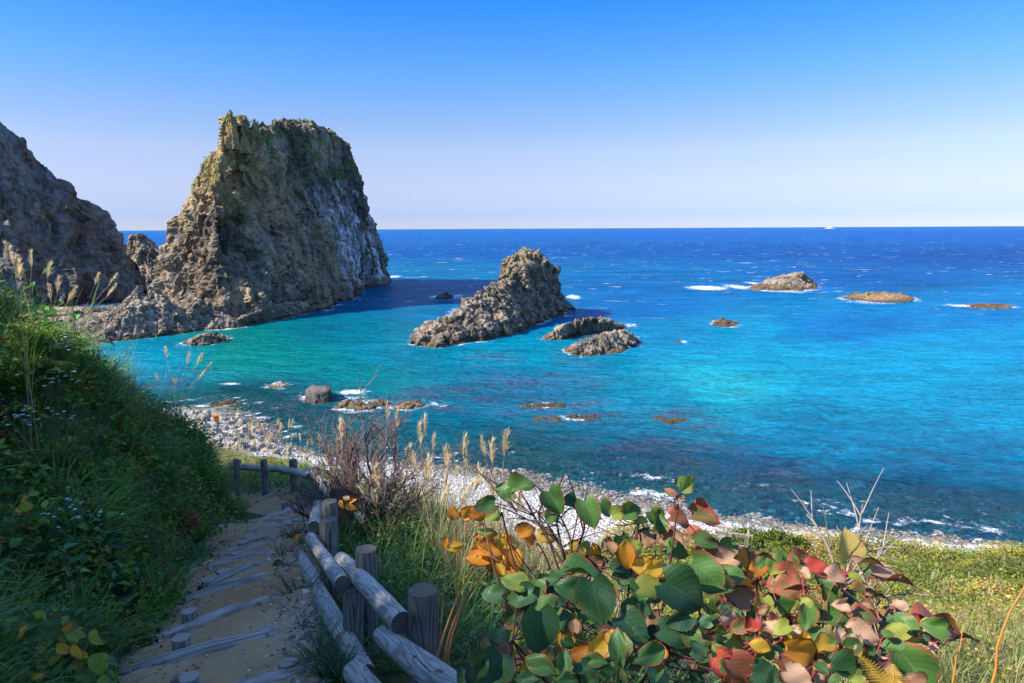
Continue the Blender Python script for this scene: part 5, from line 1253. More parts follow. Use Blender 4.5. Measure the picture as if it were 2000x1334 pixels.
# ---------------------------------------------------------------- pampas grass
def plume_mesh(seed, L=0.26):
    r = np.random.default_rng(seed); n = 110
    t = r.uniform(0, 1, n); 
    base = np.stack((0.10 * L * t ** 2 + 0 * t, 0 * t, t * L * 0.75), 1)
    az = r.normal(0, 0.9, n); V, F, C = blades_np(base, az, r.uniform(0.25, 0.55, n) * L * (1.15 - 0.5 * t), r.uniform(0.006, 0.010, n), r.uniform(0.05, 0.55, n), r.uniform(0.1, 1.1, n), pick_cols([(0.70, 0.58, 0.44, 3), (0.78, 0.68, 0.54, 2), (0.60, 0.46, 0.32, 1)], n, 0.15, r), 3)
    return mesh_np('plume', V, F, M_PLUME, True, {'col': C})
PLUMES = [plume_mesh(900 + k, 0.26) for k in range(4)]
PALE = [plume_mesh(910 + k, 0.26) for k in range(2)]
def pampas(label, base, tops, scale=1.0, blades=26, group='pampas grass clumps', blade_len=(0.5, 1.0), seed=0, lean_to=None):
    r = np.random.default_rng(seed); base = np.array(base, float)
    base[2] = tz1(base[0], base[1]) - 0.03
    t = thing('pampas_grass', label, 'pampas grass', tuple(base), group); t['kind'] = 'thing'
    lines = []
    for k, tp in enumerate(tops):
        tp = np.array(tp, float); b = base + np.array((r.normal(0, 0.08), r.normal(0, 0.08), 0)) * scale
        d = tp - b; side = np.array((d[1], -d[0], 0)); P = bez(b, tp, 0.0, 9, np.array((-d[0] * 0.18, -d[1] * 0.18, 0.04)))
        lines.append((P, 0.0045 * scale ** 0.5, 0.0022 * scale ** 0.5, (0.34, 0.25, 0.12)))
        o = obj('plume', PLUMES[r.integers(0, 4)], t)
        T = P[-1] - P[-2]; T /= np.linalg.norm(T)
        q = Vector(T).to_track_quat('Z', 'X'); o.location = tp - base
        o.rotation_mode = 'QUATERNION'; o.rotation_quaternion = q @ Vector((0, 0, 1)).rotation_difference(Vector((0, 0, 1)))
        az = r.uniform(-0.9, 0.9)
        from mathutils import Quaternion
        o.rotation_quaternion = q @ Quaternion((0, 0, 1), az)
        s_ = scale * r.uniform(0.8, 1.2); o.scale = (s_ * r.uniform(.8, 1.2), s_ * r.uniform(.8, 1.2), s_)
    tube_obj('stems', lines, t, sides=4)
    n = blades; az = r.uniform(0, 6.28, n)
    V, F, C = blades_np(np.zeros((n, 3)) + np.stack((np.cos(az), np.sin(az), 0 * az), 1) * 0.06 * scale, az, r.uniform(*blade_len, n) * scale, r.uniform(0.008, 0.015, n) * scale, r.uniform(0.05, 0.4, n), r.uniform(0.4, 1.6, n), pick_cols([(0.14, 0.18, 0.04, 2), (0.34, 0.27, 0.12, 2), (0.07, 0.13, 0.03, 2)], n, 0.2, r), 5)
    obj('blades', mesh_np('blades', V, F, M_GRASS, True, {'col': C}), t)
    return t
# along the left skyline of the bank
pampas('pampas clump with many plumes at the left edge of the bank skyline', Py(40, 680, 6.3), [Py(18, 505, 6.2), Py(28, 520, 6.4), Py(62, 522, 6.6), Py(40, 548, 6.5), Py(92, 545, 6.6), Py(4, 535, 6.0)], seed=1, scale=0.72)
pampas('pampas clump with a few plumes in front of the dark headland', Py(100, 700, 6.9), [Py(112, 572, 7.0), Py(100, 588, 6.9), Py(132, 590, 7.1)], seed=2, scale=0.72)
pampas('pampas clump with three tall plumes against the headland foot', Py(150, 740, 7.9), [Py(186, 556, 8.0), Py(212, 558, 8.0), Py(208, 580, 8.1)], seed=3, scale=0.75)
pampas('thin pampas clump on the bank before the turquoise water', Py(350, 850, 11.0), [Py(326, 700, 11.0), Py(365, 712, 11.0), Py(384, 713, 11.2), Py(402, 722, 11.1), Py(388, 742, 11), Py(345, 752, 10.8), Py(312, 745, 10.8)], seed=4, scale=0.8)
pampas('sparse pampas clump on the bank below the rock platform', Py(230, 790, 9.4), [Py(238, 640, 9.4), Py(205, 632, 9.3), Py(262, 655, 9.5)], seed=5, scale=0.6)
# right of the fence
RP = [('tall feathery pampas plumes right of the bare shrub', (855, 1060, 8.2), [(832, 850, 8.2), (822, 870, 8.2), (845, 880, 8.3), (870, 905, 8.4)]),
      ('pampas plumes before the bare shrub\'s left side', (690, 1060, 8.6), [(668, 858, 8.6), (664, 890, 8.4), (720, 945, 8.2)]),
      ('pampas plumes poking above the bare shrub', (770, 1050, 9.4), [(757, 822, 9.4), (775, 838, 9.4), (800, 905, 9.2), (790, 900, 9.0)]),
      ('pampas clump in the middle of the pale stand', (900, 1070, 8.0), [(905, 895, 8.0), (912, 920, 8.1), (893, 935, 8.2), (875, 920, 8.2), (925, 960, 8.0)]),
      ('pampas clump with two plumes beside the dark arching twig', (960, 1070, 7.4), [(962, 905, 7.4), (985, 890, 7.4), (948, 895, 7.5), (940, 950, 7.4)]),
      ('low bent pampas plumes under the pale stand', (850, 1080, 7.2), [(870, 955, 7.2), (835, 940, 7.4), (900, 980, 7.2), (815, 930, 7.6), (860, 985, 7.2)]),
      ('pampas clump nearest the big-leaved vine', (985, 1120, 6.6), [(990, 985, 6.6), (965, 975, 6.8), (1010, 1000, 6.6)]),
      ('drooping pampas plumes low against the bare shrub', (745, 1080, 7.8), [(742, 955, 7.8), (722, 985, 7.8), (735, 990, 7.7), (710, 1020, 7.4)])]
for k, (lab, b, tops) in enumerate(RP): pampas(lab, Py(*b), [Py(*q) for q in tops], seed=20 + k, scale=1.2, blades=44)
# straw stand filling between (uncountable)
st_pts = near[(near[:, 1] > 6.2) & (near[:, 1] < 10.5) & (near[:, 0] > fence_x(near[:, 1]) + 0.9)]
stand = slope[(slope[:, 1] > 6.0) & (slope[:, 1] < 11) & (slope[:, 0] > fence_x(slope[:, 1]) + 1.3)]
V, F, C = tufts(430, stand, (10, 20), (0.5, 1.05), (0.007, 0.012), [(0.45, 0.34, 0.19, 3), (0.34, 0.26, 0.13, 2), (0.16, 0.19, 0.06, 1)], 0.1, (0.02, 0.3), (0.1, 0.8))
tag(obj('straw_grass', mesh_np('straw_grass', V, F, M_GRASS, True, {'col': C}), kind='stuff'), 'dry straw-coloured grass stems standing among the pampas', 'grass')
# far lit stand beyond the path bend
rf_ = random.Random(5)
FARL = ['first', 'second', 'third', 'fourth', 'fifth', 'sixth', 'seventh']
for k, px0 in enumerate((455, 480, 505, 530, 555, 590, 625)):
    Y = 17.0 + rf_.uniform(-.6, .8)
    tops = [Py(px0 + rf_.uniform(-16, 16), rf_.uniform(832, 885) + (18 if px0 > 560 else 0), Y + rf_.uniform(-.3, .3)) for _ in range(6)]
    pampas('sunlit pampas clump beyond the path bend, %s from the left' % FARL[k], Py(px0, 915, Y), tops, seed=60 + k, scale=0.95, blades=34, blade_len=(0.5, 0.9))
for k, px0 in enumerate((1815, 1850, 1885, 1915, 1950)):
    Y = 19.0 + rf_.uniform(-.8, .8)
    tops = [Py(px0 + rf_.uniform(-22, 22), rf_.uniform(1095, 1170), Y + rf_.uniform(-.3, .3)) for _ in range(4)]
    pampas('slender pampas clump on the lower right slope, %s from the left' % FARL[k], Py(px0, 1225, Y), tops, seed=80 + k, scale=0.9, blades=20, blade_len=(0.4, 0.8))
#@@PART4
# ================================================================== BARE SHRUB
def grow(r, p, d, L, rad, depth, lines, tips, spread=0.55, upw=0.25, bends=5, kids=(2, 4), col=(0.07, 0.05, 0.042), tipcol=(0.20, 0.14, 0.125)):
    P = [np.array(p, float)]; dd = np.array(d, float)
    for k in range(bends):
        dd = dd + r.normal(0, 0.16, 3) + np.array((0, 0, upw * 0.12)); dd /= np.linalg.norm(dd)
        P.append(P[-1] + dd * L / bends)
    cc = np.array(col) * (depth / 4.0) + np.array(tipcol) * (1 - depth / 4.0)
    lines.append((np.array(P), rad, rad * 0.55, cc))
    if depth <= 0: tips.append((P[-1], dd)); return
    for _ in range(r.integers(*kids)):
        i = r.integers(max(1, bends // 3), bends + 1); b = P[i]
        nd = dd + r.normal(0, spread, 3) + np.array((0, 0, upw)); nd /= np.linalg.norm(nd)
        grow(r, b, nd, L * r.uniform(0.55, 0.8), rad * 0.6, depth - 1, lines, tips, spread, upw, bends, kids, col, tipcol)
r = np.random.default_rng(12)
b = Py(722, 1030, 8.6); b[2] = tz1(b[0], b[1])
sh = thing('bare_shrub', 'leafless dark twiggy shrub standing right of the log fence', 'shrub', tuple(b))
lines, tips = [], []
for k in range(13):
    a = k / 13 * 6.28 + r.normal(0, 0.2); o = r.uniform(0.35, 1.0)
    grow(r, b + np.array((math.cos(a) * 0.12, math.sin(a) * 0.12, -0.03)), (math.cos(a) * o, math.sin(a) * o * 0.8, 1.0), r.uniform(0.62, 0.88), 0.03, 4, lines, tips, 0.5, 0.3, 4, (3, 5))
thick = [l for l in lines if l[1] > 0.012]; thin = [l for l in lines if l[1] <= 0.012]
tube_obj('trunk', thick, sh, sides=6); tube_obj('twigs', thin, sh, sides=3, kind='stuff')

# ================================================================== BIG LEAVES
def mat_leaf(name, base, tone, edge, edge_amt, vein, spot=(0.10, 0.05, 0.02), transl=0.3, spots=0.5, rough=0.45):
    nt = NT(name)
    uv = nt.coord('UV'); s_ = nt.sep(uv); oi = nt.node('ShaderNodeObjectInfo').outputs['Random']
    off = nt.node('ShaderNodeCombineXYZ'); nt.put(off.inputs[0], nt.math('MULTIPLY', oi, 53.0)); nt.put(off.inputs[1], nt.math('MULTIPLY', oi, 17.0))
    vm = nt.node('ShaderNodeVectorMath', operation='ADD'); nt.l.new(uv, vm.inputs[0]); nt.l.new(off.outputs[0], vm.inputs[1]); q = vm.outputs[0]
    u = nt.math('ABSOLUTE', s_[0]); v = s_[1]
    n1 = nt.noise(q, 2.2, 5, 0.6); n2 = nt.noise(q, 9.0, 4, 0.6)
    c = nt.mix(nt.ramp(nt.math('ADD', nt.math('MULTIPLY', n1, 0.8), nt.math('MULTIPLY', oi, 0.4)), [(0.35, 0.0), (0.8, 1.0)]), base, tone)
    # brown or red margin
    rim = nt.attr('rim')
    em = nt.mrange(nt.math('ADD', rim, nt.math('MULTIPLY', nt.math('SUBTRACT', n1, 0.5), 1.1)), 1.0 - edge_amt, 1.12 - edge_amt)
    c = nt.mix(em, c, nt.mix(n2, edge, tuple(x * 0.5 for x in edge)))
    # side veins
    ph = nt.math('FRACT', nt.math('SUBTRACT', nt.math('MULTIPLY', v, 7.0), nt.math('MULTIPLY', u, 3.0)))
    dv = nt.math('ABSOLUTE', nt.math('SUBTRACT', ph, 0.5))
    vs_ = nt.ramp(dv, [(0.0, 1.0), (0.05, 0.0)])
    md = nt.ramp(u, [(0.0, 1.0), (0.035, 0.0)])
    vn = nt.math('MAXIMUM', nt.math('MULTIPLY', vs_, 0.55), md)
    c = nt.mix(nt.math('MULTIPLY', vn, 0.72), c, vein)
    sp = nt.voro(q, 4.0, 'F1', 'Distance')
    c = nt.mix(nt.math('MULTIPLY', nt.ramp(sp, [(0.06, 1.0), (0.14, 0.0)]), nt.math('MULTIPLY', nt.ramp(n1, [(0.42, 0.0), (0.55, 1.0)]), spots)), c, spot)
    mot = nt.noise(q, 26.0, 3, 0.6)
    c = nt.mix(1.0, c, nt.ramp(mot, [(0.3, 0.78), (0.7, 1.2)]), 'MULTIPLY')
    h = nt.math('SUBTRACT', nt.math('MULTIPLY', n2, 0.35), nt.math('MULTIPLY', vn, 1.0))
    quilt = nt.math('ABSOLUTE', nt.math('SUBTRACT', ph, 0.5)); h = nt.math('ADD', h, nt.math('MULTIPLY', quilt, 0.5))
    return nt.done(leafy(nt, c, rough, transl, 0.35, nt.bump(h, 0.35, 0.004)))
LM = {'green': mat_leaf('leaf_green', (0.05, 0.13, 0.03), (0.09, 0.19, 0.04), (0.30, 0.14, 0.05), 0.20, (0.20, 0.28, 0.10)),
      'dark': mat_leaf('leaf_dark_green', (0.032, 0.095, 0.035), (0.05, 0.13, 0.04), (0.16, 0.09, 0.03), 0.07, (0.13, 0.22, 0.09), transl=0.25),
      'lime': mat_leaf('leaf_yellow_green', (0.20, 0.28, 0.05), (0.34, 0.36, 0.06), (0.34, 0.17, 0.04), 0.08, (0.32, 0.36, 0.12), transl=0.4),
      'yellow': mat_leaf('leaf_yellow', (0.62, 0.36, 0.03), (0.74, 0.46, 0.05), (0.50, 0.13, 0.02), 0.22, (0.60, 0.36, 0.08), (0.16, 0.04, 0.01), 0.45, 0.9),
      'orange': mat_leaf('leaf_orange', (0.58, 0.19, 0.015), (0.70, 0.30, 0.03), (0.30, 0.07, 0.02), 0.25, (0.60, 0.28, 0.06), (0.12, 0.03, 0.01), 0.45, 0.9),
      'red': mat_leaf('leaf_red_green', (0.09, 0.15, 0.035), (0.30, 0.10, 0.05), (0.46, 0.13, 0.07), 0.50, (0.36, 0.15, 0.09), (0.12, 0.02, 0.03), 0.3, 0.9),
      'crimson': mat_leaf('leaf_crimson', (0.42, 0.05, 0.04), (0.5, 0.10, 0.05), (0.34, 0.05, 0.05), 0.3, (0.5, 0.14, 0.09), (0.08, 0.02, 0.02), 0.35, 1.0),
      'brown': mat_leaf('leaf_brown', (0.24, 0.12, 0.055), (0.36, 0.20, 0.10), (0.14, 0.07, 0.035), 0.3, (0.36, 0.22, 0.12), transl=0.2, rough=0.7),
      'tan': mat_leaf('leaf_tan', (0.50, 0.36, 0.10), (0.56, 0.42, 0.14), (0.40, 0.24, 0.10), 0.12, (0.62, 0.48, 0.22), transl=0.45),
      'pink': mat_leaf('leaf_dry_pink', (0.52, 0.30, 0.18), (0.60, 0.38, 0.24), (0.40, 0.18, 0.11), 0.2, (0.6, 0.4, 0.26), transl=0.3, rough=0.7),
      'night': mat_leaf('leaf_blackish', (0.022, 0.045, 0.032), (0.03, 0.06, 0.036), (0.09, 0.03, 0.02), 0.06, (0.05, 0.09, 0.06), transl=0.1)}
def leaf_geo(kind, seed):
    """unit-length leaf: base at origin, tip towards +Y, face +Z"""
    r = np.random.default_rng(seed); NU, NV = 11, 12
    V, UV, RIM = [], [], []
    cup, droop, wav = r.uniform(-0.2, 0.7), r.uniform(0.1, 0.8), r.uniform(0.02, 0.05)
    ph = r.uniform(0, 6.28, 4); tw = r.uniform(-0.4, 0.4); fold = r.uniform(0.05, 0.45)
    for j in range(NV):
        v = j / (NV - 1)
        if kind == 'round': w = 0.50 * (math.sin(math.pi * min(1, (v * 0.93 + 0.035)) ** 0.72)) ** 0.62
        elif kind == 'ovate': w = 0.33 * (math.sin(math.pi * (v * 0.97 + 0.015) ** 0.75)) ** 0.8
        else: w = 0.27 * (math.sin(math.pi * (v * 0.97 + 0.015) ** 1.35)) ** 0.85
        for i in range(NU):
            u = i / (NU - 1) * 2 - 1
            edge = 1 + 0.035 * math.sin(v * 30 + ph[0] + (0 if u < 0 else 2)) * (abs(u) > 0.95) + (0.03 * math.sin(v * 9 + ph[1])) * abs(u)
            x = u * w * edge; y = v - 0.02
            if kind == 'round':
                y = y - 0.20 * abs(u) ** 1.2 * (1 - v) ** 2.0
                y = y + 0.13 * (1 - abs(u)) ** 3 * max(0, (v - 0.7) / 0.3) ** 2
            z = cup * x * x * 1.6 + abs(x) * fold - droop * (v ** 2) * 0.5 + wav * math.sin(7 * v + ph[2] + 3 * u) * (0.3 + abs(u)) * 1.6 + tw * x * v
            V.append((x, y, z)); UV.append((u, v)); RIM.append(max(abs(u), v ** 3 if v > 0.5 else (1 - v) ** 4 * 0.7))
    return np.array(V), grid_faces(NU, NV), np.array(UV), np.array(RIM)
LEAF = {}
def leaf_mesh(kind, var, mat):
    k = (kind, var, mat)
    if k not in LEAF:
        V, F, UV, RIM = leaf_geo(kind, {'round': 0, 'ovate': 50, 'obovate': 90}[kind] + var)
        LEAF[k] = mesh_np('leaf', V, F, LM[mat], True, {'rim': RIM}, UV)
    return LEAF[k]
def set_leaf(parent, pos, size, ang, tilt, mat, kind='round', var=0, roll=0.0):
    """ang: tip direction in the upright plane facing the viewer (0 right, 90 down); tilt 0 faces the viewer, 90 faces the sky"""
    a, t = R(ang), R(tilt)
    n = Vector((math.sin(R(roll)), -math.cos(t), math.sin(t))).normalized()
    d = Vector((math.cos(a), 0.0, -math.sin(a)))
    d = (d - n * d.dot(n))
    if d.length < 0.15: d = Vector((math.cos(a), -1, 0)) - n * n.dot(Vector((math.cos(a), -1, 0)))
    d.normalize(); x = d.cross(n)
    M = Matrix((x, d, n)).transposed().to_4x4()
    M = Matrix.Translation(Vector(pos) - Vector(parent.location)) @ M @ Matrix.Diagonal((size, size, size, 1))
    o = bpy.data.objects.new('leaf', leaf_mesh(kind, var, mat)); COL.objects.link(o); o.parent = parent; o.matrix_local = M
    return np.array(pos)
def leaf_plant(name, label, cat, base, heroes, fills, seed, stemcol, kinds=('round',), nodes=None, group=None):
    """heroes: (px, py, size px, tip angle, tilt, colour, distance[, kind]); picture points of the leaf's middle"""
    r = random.Random(seed); base = np.array(base, float)
    t = thing(name, label, cat, tuple(base), group)
    lines = []; nodes = [np.array(n_, float) for n_ in (nodes or [])]
    for n_ in nodes: lines.append((bez(base + np.array((r.uniform(-.15, .15), r.uniform(-.1, .1), 0)), n_, 0.05, 9, (r.uniform(-.08, .08), r.uniform(-.08, .08), 0)), 0.009, 0.004, np.array(stemcol) * 0.7))
    for h in heroes + fills:
        px, py, sz, ang, tilt, col, Y = h[:7]; kind = h[7] if len(h) > 7 else r.choice(kinds)
        c = Py(px, py, Y); size = sz / FPX * (Y * 1.08) * 0.78
        a, tt = R(ang), R(tilt)
        n = Vector((0, -math.cos(tt), math.sin(tt))); d = Vector((math.cos(a), 0, -math.sin(a))); d = d - n * d.dot(n)
        if d.length < 0.15: d = Vector((math.cos(a), -1, 0)) - n * n.dot(Vector((math.cos(a), -1, 0)))
        d.normalize()
        p0 = c - np.array(d) * size * 0.5
        set_leaf(t, p0, size, ang, tilt, col, kind, r.randrange(6), r.uniform(-18, 18))
        if nodes:
            k = min(range(len(nodes)), key=lambda i: np.linalg.norm(nodes[i] - p0) + r.uniform(0, 0.15)); nd = nodes[k]
            f_ = r.uniform(0.55, 0.95); at = base * (1 - f_) + nd * f_ if np.linalg.norm(nd - p0) > 0.3 else nd
        else: at = base
        e0 = p0 - np.array(d) * size * 0.25 + np.array((0, 0, -0.25 * size))
        P = np.concatenate((bez(at, e0, -0.03, 6), [p0 * 0.5 + e0 * 0.5 + np.array((0, 0, -0.01 * size)), p0]))
        lines.append((P, 0.0032, 0.0016, stemcol))
    tube_obj('stems', lines, t, sides=5)
    return t
def fill(n, poly, seed, colors, size, Yf, tilt=(15, 85), kinds=None, ang=(0, 360)):
    r = random.Random(seed); out = []; P = np.array(poly, float); x0, y0 = P.min(0); x1, y1 = P.max(0)
    names = [c for c, w in colors for _ in range(w)]
    while len(out) < n:
        x, y = r.uniform(x0, x1), r.uniform(y0, y1); ins = False
        for i in range(len(P)):
            a, b = P[i], P[i - 1]
            if (a[1] > y) != (b[1] > y) and x < (b[0] - a[0]) * (y - a[1]) / (b[1] - a[1]) + a[0]: ins = not ins
        if not ins: continue
        h = [x, y, r.uniform(*size), r.uniform(*ang), r.uniform(*tilt), r.choice(names), Yf(x, y) + r.uniform(-0.15, 0.55)]
        if kinds: h.append(r.choice(kinds))
        out.append(tuple(h))
    return out
YF = lambda x, y: 3.25 - 1.15 * (y - 950) / 380.0
# --- the green climbing vine in the centre
H1 = [(985, 958, 48, 195, 25, 'green', 3.1), (1022, 952, 52, -15, 55, 'green', 3.1), (946, 988, 46, 165, 25, 'green', 3.05), (1086, 980, 58, 60, 30, 'green', 3.0), (1155, 1002, 62, 70, 35, 'green', 2.95), (1120, 985, 40, 20, 60, 'dark', 3.0),
      (1210, 1000, 40, -40, 45, 'lime', 2.95), (1236, 998, 45, -25, 35, 'green', 2.9), (1347, 944, 60, -40, 25, 'lime', 2.9, 'ovate'), (1332, 938, 45, -55, 50, 'green', 2.95, 'ovate'), (1308, 960, 34, 225, 30, 'brown', 2.9, 'ovate'), (1330, 972, 26, -20, 60, 'brown', 2.9, 'ovate'),
      (1170, 1178, 104, 75, 25, 'dark', 2.35), (1048, 1236, 100, 95, 20, 'dark', 2.2), (1342, 1160, 112, 35, 35, 'dark', 2.4), (1384, 1122, 88, 45, 35, 'green', 2.5), (1105, 1150, 60, 200, 35, 'dark', 2.45), (1015, 1165, 62, 160, 45, 'dark', 2.45), (1150, 1112, 92, 5, 100, 'green', 2.6), (1080, 1120, 84, 170, 102, 'green', 2.6),
      (1224, 1088, 74, 85, 15, 'orange', 2.55, 'ovate'), (1285, 1108, 72, -15, 35, 'yellow', 2.5, 'ovate'), (1250, 1105, 50, 200, 25, 'yellow', 2.55), (1240, 1070, 45, -30, 40, 'lime', 2.6), (1138, 1280, 88, 185, 30, 'orange', 2.1, 'ovate'), (1176, 1255, 58, -50, 20, 'yellow', 2.1), (1200, 1252, 40, 60, 30, 'yellow', 2.1),
      (950, 1315, 96, 120, 35, 'dark', 2.05), (985, 1275, 60, 85, 10, 'brown', 2.1, 'ovate'), (945, 1262, 50, 100, 20, 'brown', 2.1, 'ovate'), (1000, 1135, 58, 215, 55, 'lime', 2.5), (1275, 1150, 62, 10, 55, 'lime', 2.45), (1060, 1190, 66, 150, 55, 'green', 2.4), (1240, 1225, 80, 60, 60, 'dark', 2.3), (1320, 1240, 76, 30, 55, 'dark', 2.3), (960, 1160, 50, 190, 40, 'dark', 2.5), (1405, 1150, 60, 20, 60, 'green', 2.5)]
P1 = [(960, 1220), (1010, 1150), (1090, 1105), (1180, 1090), (1300, 1110), (1420, 1130), (1440, 1334), (900, 1334)]
F1 = fill(150, P1, 31, [('dark', 7), ('green', 6), ('night', 1), ('brown', 2), ('lime', 2), ('yellow', 1)], (28, 60), YF, (10, 80)) + fill(16, [(1060, 1010), (1200, 985), (1330, 1020), (1330, 1090), (1200, 1080)], 32, [('green', 4), ('brown', 3), ('lime', 2)], (30, 55), YF)
leaf_plant('climbing_vine', 'vine with big heart-shaped dark green leaves in the centre foreground', 'vine', (0.35, 2.5, tz1(0.35, 2.5)), H1, F1, 41, (0.10, 0.045, 0.04),
           nodes=[Py(1160, 1100, 2.7), Py(1100, 1180, 2.5), Py(1050, 1000, 3.0), Py(1250, 1010, 2.95), Py(1325, 985, 2.9), Py(1350, 1130, 2.6), Py(1000, 1250, 2.3), Py(1200, 1230, 2.35), Py(1300, 1260, 2.3), Py(980, 1000, 3.1)])
# --- reddening vine to the right
H2 = [(1657, 1062, 68, -95, 5, 'tan', 2.95), (1572, 1275, 86, 10, 20, 'orange', 2.15), (1487, 1262, 58, 20, 55, 'yellow', 2.2, 'ovate'), (1575, 1098, 64, -20, 55, 'red', 2.9), (1600, 1108, 50, 10, 60, 'crimson', 2.85), (1490, 1188, 50, 95, 20, 'lime', 2.5), (1532, 1190, 50, 60, 20, 'green', 2.5), (1590, 1195, 66, 30, 45, 'green', 2.5), (1636, 1205, 62, 20, 50, 'green', 2.5), (1690, 1205, 52, 15, 55, 'red', 2.5),
      (1470, 1227, 40, 100, 15, 'crimson', 2.35), (1440, 1225, 40, 160, 35, 'red', 2.4), (1700, 1100, 62, 20, 112, 'brown', 2.8), (1752, 1135, 78, 28, 112, 'red', 2.8), (1732, 1120, 60, 25, 70, 'pink', 2.8), (1838, 1205, 92, 32, 114, 'red', 2.7), (1820, 1228, 64, 15, 105, 'crimson', 2.7), (1880, 1248, 74, 18, 114, 'red', 2.7), (1775, 1268, 96, 25, 112, 'green', 2.4), (1795, 1312, 104, 55, 30, 'green', 2.1), (1660, 1315, 80, 40, 60, 'dark', 2.1),
      (1450, 1318, 84, 60, 30, 'red', 2.05), (1425, 1300, 70, 40, 35, 'crimson', 2.1), (1500, 1085, 44, 5, 112, 'brown', 2.9), (1485, 1100, 46, -50, 25, 'green', 2.85, 'ovate'), (1525, 1135, 70, 170, 60, 'red', 2.7), (1430, 1125, 60, 10, 65, 'green', 2.6), (1385, 1058, 60, 0, 65, 'green', 2.85), (1330, 1012, 50, 20, 60, 'red', 2.95), (1378, 1012, 62, 25, 55, 'red', 2.9), (1398, 1075, 56, 15, 40, 'brown', 2.85), (1410, 1098, 60, 160, 40, 'pink', 2.8),
      (1440, 1165, 60, 200, 30, 'brown', 2.55), (1545, 1150, 58, 20, 50, 'red', 2.65), (1640, 1165, 60, 10, 55, 'red', 2.6), (1610, 1250, 58, 10, 50, 'green', 2.3), (1690, 1240, 66, 20, 60, 'pink', 2.4), (1700, 1255, 70, 15, 50, 'lime', 2.4), (1720, 1165, 50, 10, 112, 'brown', 2.7), (1640, 1130, 56, 10, 60, 'pink', 2.75), (1560, 1320, 60, 30, 40, 'pink', 2.0), (1500, 1320, 70, 20, 45, 'dark', 2.05)]
P2_ = [(1350, 1020), (1450, 1080), (1560, 1110), (1700, 1110), (1760, 1180), (1850, 1240), (1800, 1334), (1420, 1334), (1400, 1150)]
F2_ = fill(190, P2_, 33, [('green', 11), ('red', 4), ('brown', 4), ('pink', 3), ('dark', 3), ('lime', 4), ('orange', 1), ('yellow', 1)], (26, 54), YF, (15, 85))
leaf_plant('climbing_vine', 'vine with reddening and browning leaves at right foreground', 'vine', (1.15, 2.6, tz1(1.15, 2.6)), H2, F2_, 42, (0.30, 0.05, 0.06),
           nodes=[Py(1650, 1110, 2.9), Py(1570, 1140, 2.8), Py(1480, 1130, 2.8), Py(1400, 1060, 2.9), Py(1700, 1180, 2.7), Py(1820, 1250, 2.7), Py(1600, 1240, 2.45), Py(1480, 1260, 2.35), Py(1700, 1290, 2.3), Py(1540, 1200, 2.55)])
# --- rosette of upright wavy leaves at the bottom
H3 = [(1205, 1268, 92, -88, 15, 'green', 1.95, 'obovate'), (1225, 1272, 80, -70, 20, 'green', 2.0, 'obovate'), (1268, 1280, 105, -25, 40, 'green', 1.95, 'obovate'), (1165, 1290, 70, 200, 45, 'green', 1.95, 'obovate'), (1150, 1305, 84, 185, 60, 'dark', 1.95, 'obovate'), (1190, 1312, 40, 20, 40, 'green', 1.9, 'obovate'), (1215, 1318, 36, 80, 30, 'lime', 1.9, 'obovate'),
      (1060, 1300, 92, 215, 35, 'green', 1.95, 'obovate'), (1100, 1298, 76, -80, 25, 'green', 1.95, 'obovate'), (1110, 1325, 74, -15, 55, 'green', 1.9, 'obovate'), (1030, 1325, 70, 190, 50, 'dark', 1.9, 'obovate')]
leaf_plant('broadleaf_herb', 'rosette of upright wavy-edged green leaves at bottom centre', 'plant', Py(1180, 1420, 1.95), H3, [], 43, (0.12, 0.16, 0.06))
# --- spindly yellow-leaved saplings
H4 = [(885, 1068, 50, 185, 45, 'yellow', 4.4), (870, 1062, 30, 100, 30, 'orange', 4.4, 'ovate'), (892, 1065, 32, 0, 55, 'yellow', 4.4, 'ovate')]
leaf_plant('yellow_sapling', 'thin single stem topped by a yellow leaf pair near the fence', 'sapling', Py(858, 1260, 4.0), H4, [], 44, (0.40, 0.17, 0.06), kinds=('ovate',))
H5 = [(945, 1050, 46, 190, 60, 'orange', 3.9), (960, 1080, 52, 10, 60, 'orange', 3.8), (930, 1088, 56, 200, 55, 'orange', 3.8), (985, 1068, 44, 60, 40, 'yellow', 3.9), (1000, 1060, 40, -20, 50, 'yellow', 3.9), (975, 1095, 40, 100, 20, 'yellow', 3.8, 'ovate'), (960, 1105, 40, 90, 20, 'orange', 3.8, 'ovate'), (1010, 1095, 44, 80, 30, 'orange', 3.7), (980, 1115, 34, 70, 30, 'yellow', 3.7), (950, 1040, 30, -60, 60, 'lime', 3.9), (985, 1105, 50, 190, 30, 'orange', 3.8), (935, 1065, 34, 150, 40, 'yellow', 3.9)]
leaf_plant('yellow_sapling', 'sapling crowded with orange-yellow leaves left of the green vine', 'sapling', Py(890, 1330, 3.3), H5, [], 45, (0.42, 0.18, 0.06), nodes=[Py(960, 1110, 3.8), Py(945, 1070, 3.9), Py(990, 1085, 3.85)])
H6 = [(1030, 1035, 44, -30, 40, 'orange', 3.6), (1070, 1048, 40, 10, 45, 'yellow', 3.5), (1035, 1055, 40, 100, 25, 'orange', 3.6, 'ovate'), (1130, 1075, 44, 20, 40, 'yellow', 3.3), (1120, 1085, 46, 175, 45, 'yellow', 3.3), (1160, 1085, 40, 70, 30, 'orange', 3.3), (1145, 1065, 26, -40, 30, 'lime', 3.3), (935, 1005, 36, 20, 40, 'orange', 3.8), (915, 1000, 34, -50, 25, 'orange', 3.9), (965, 1005, 40, -30, 60, 'lime', 3.8), (885, 1005, 28, 60, 30, 'orange', 4.0)]
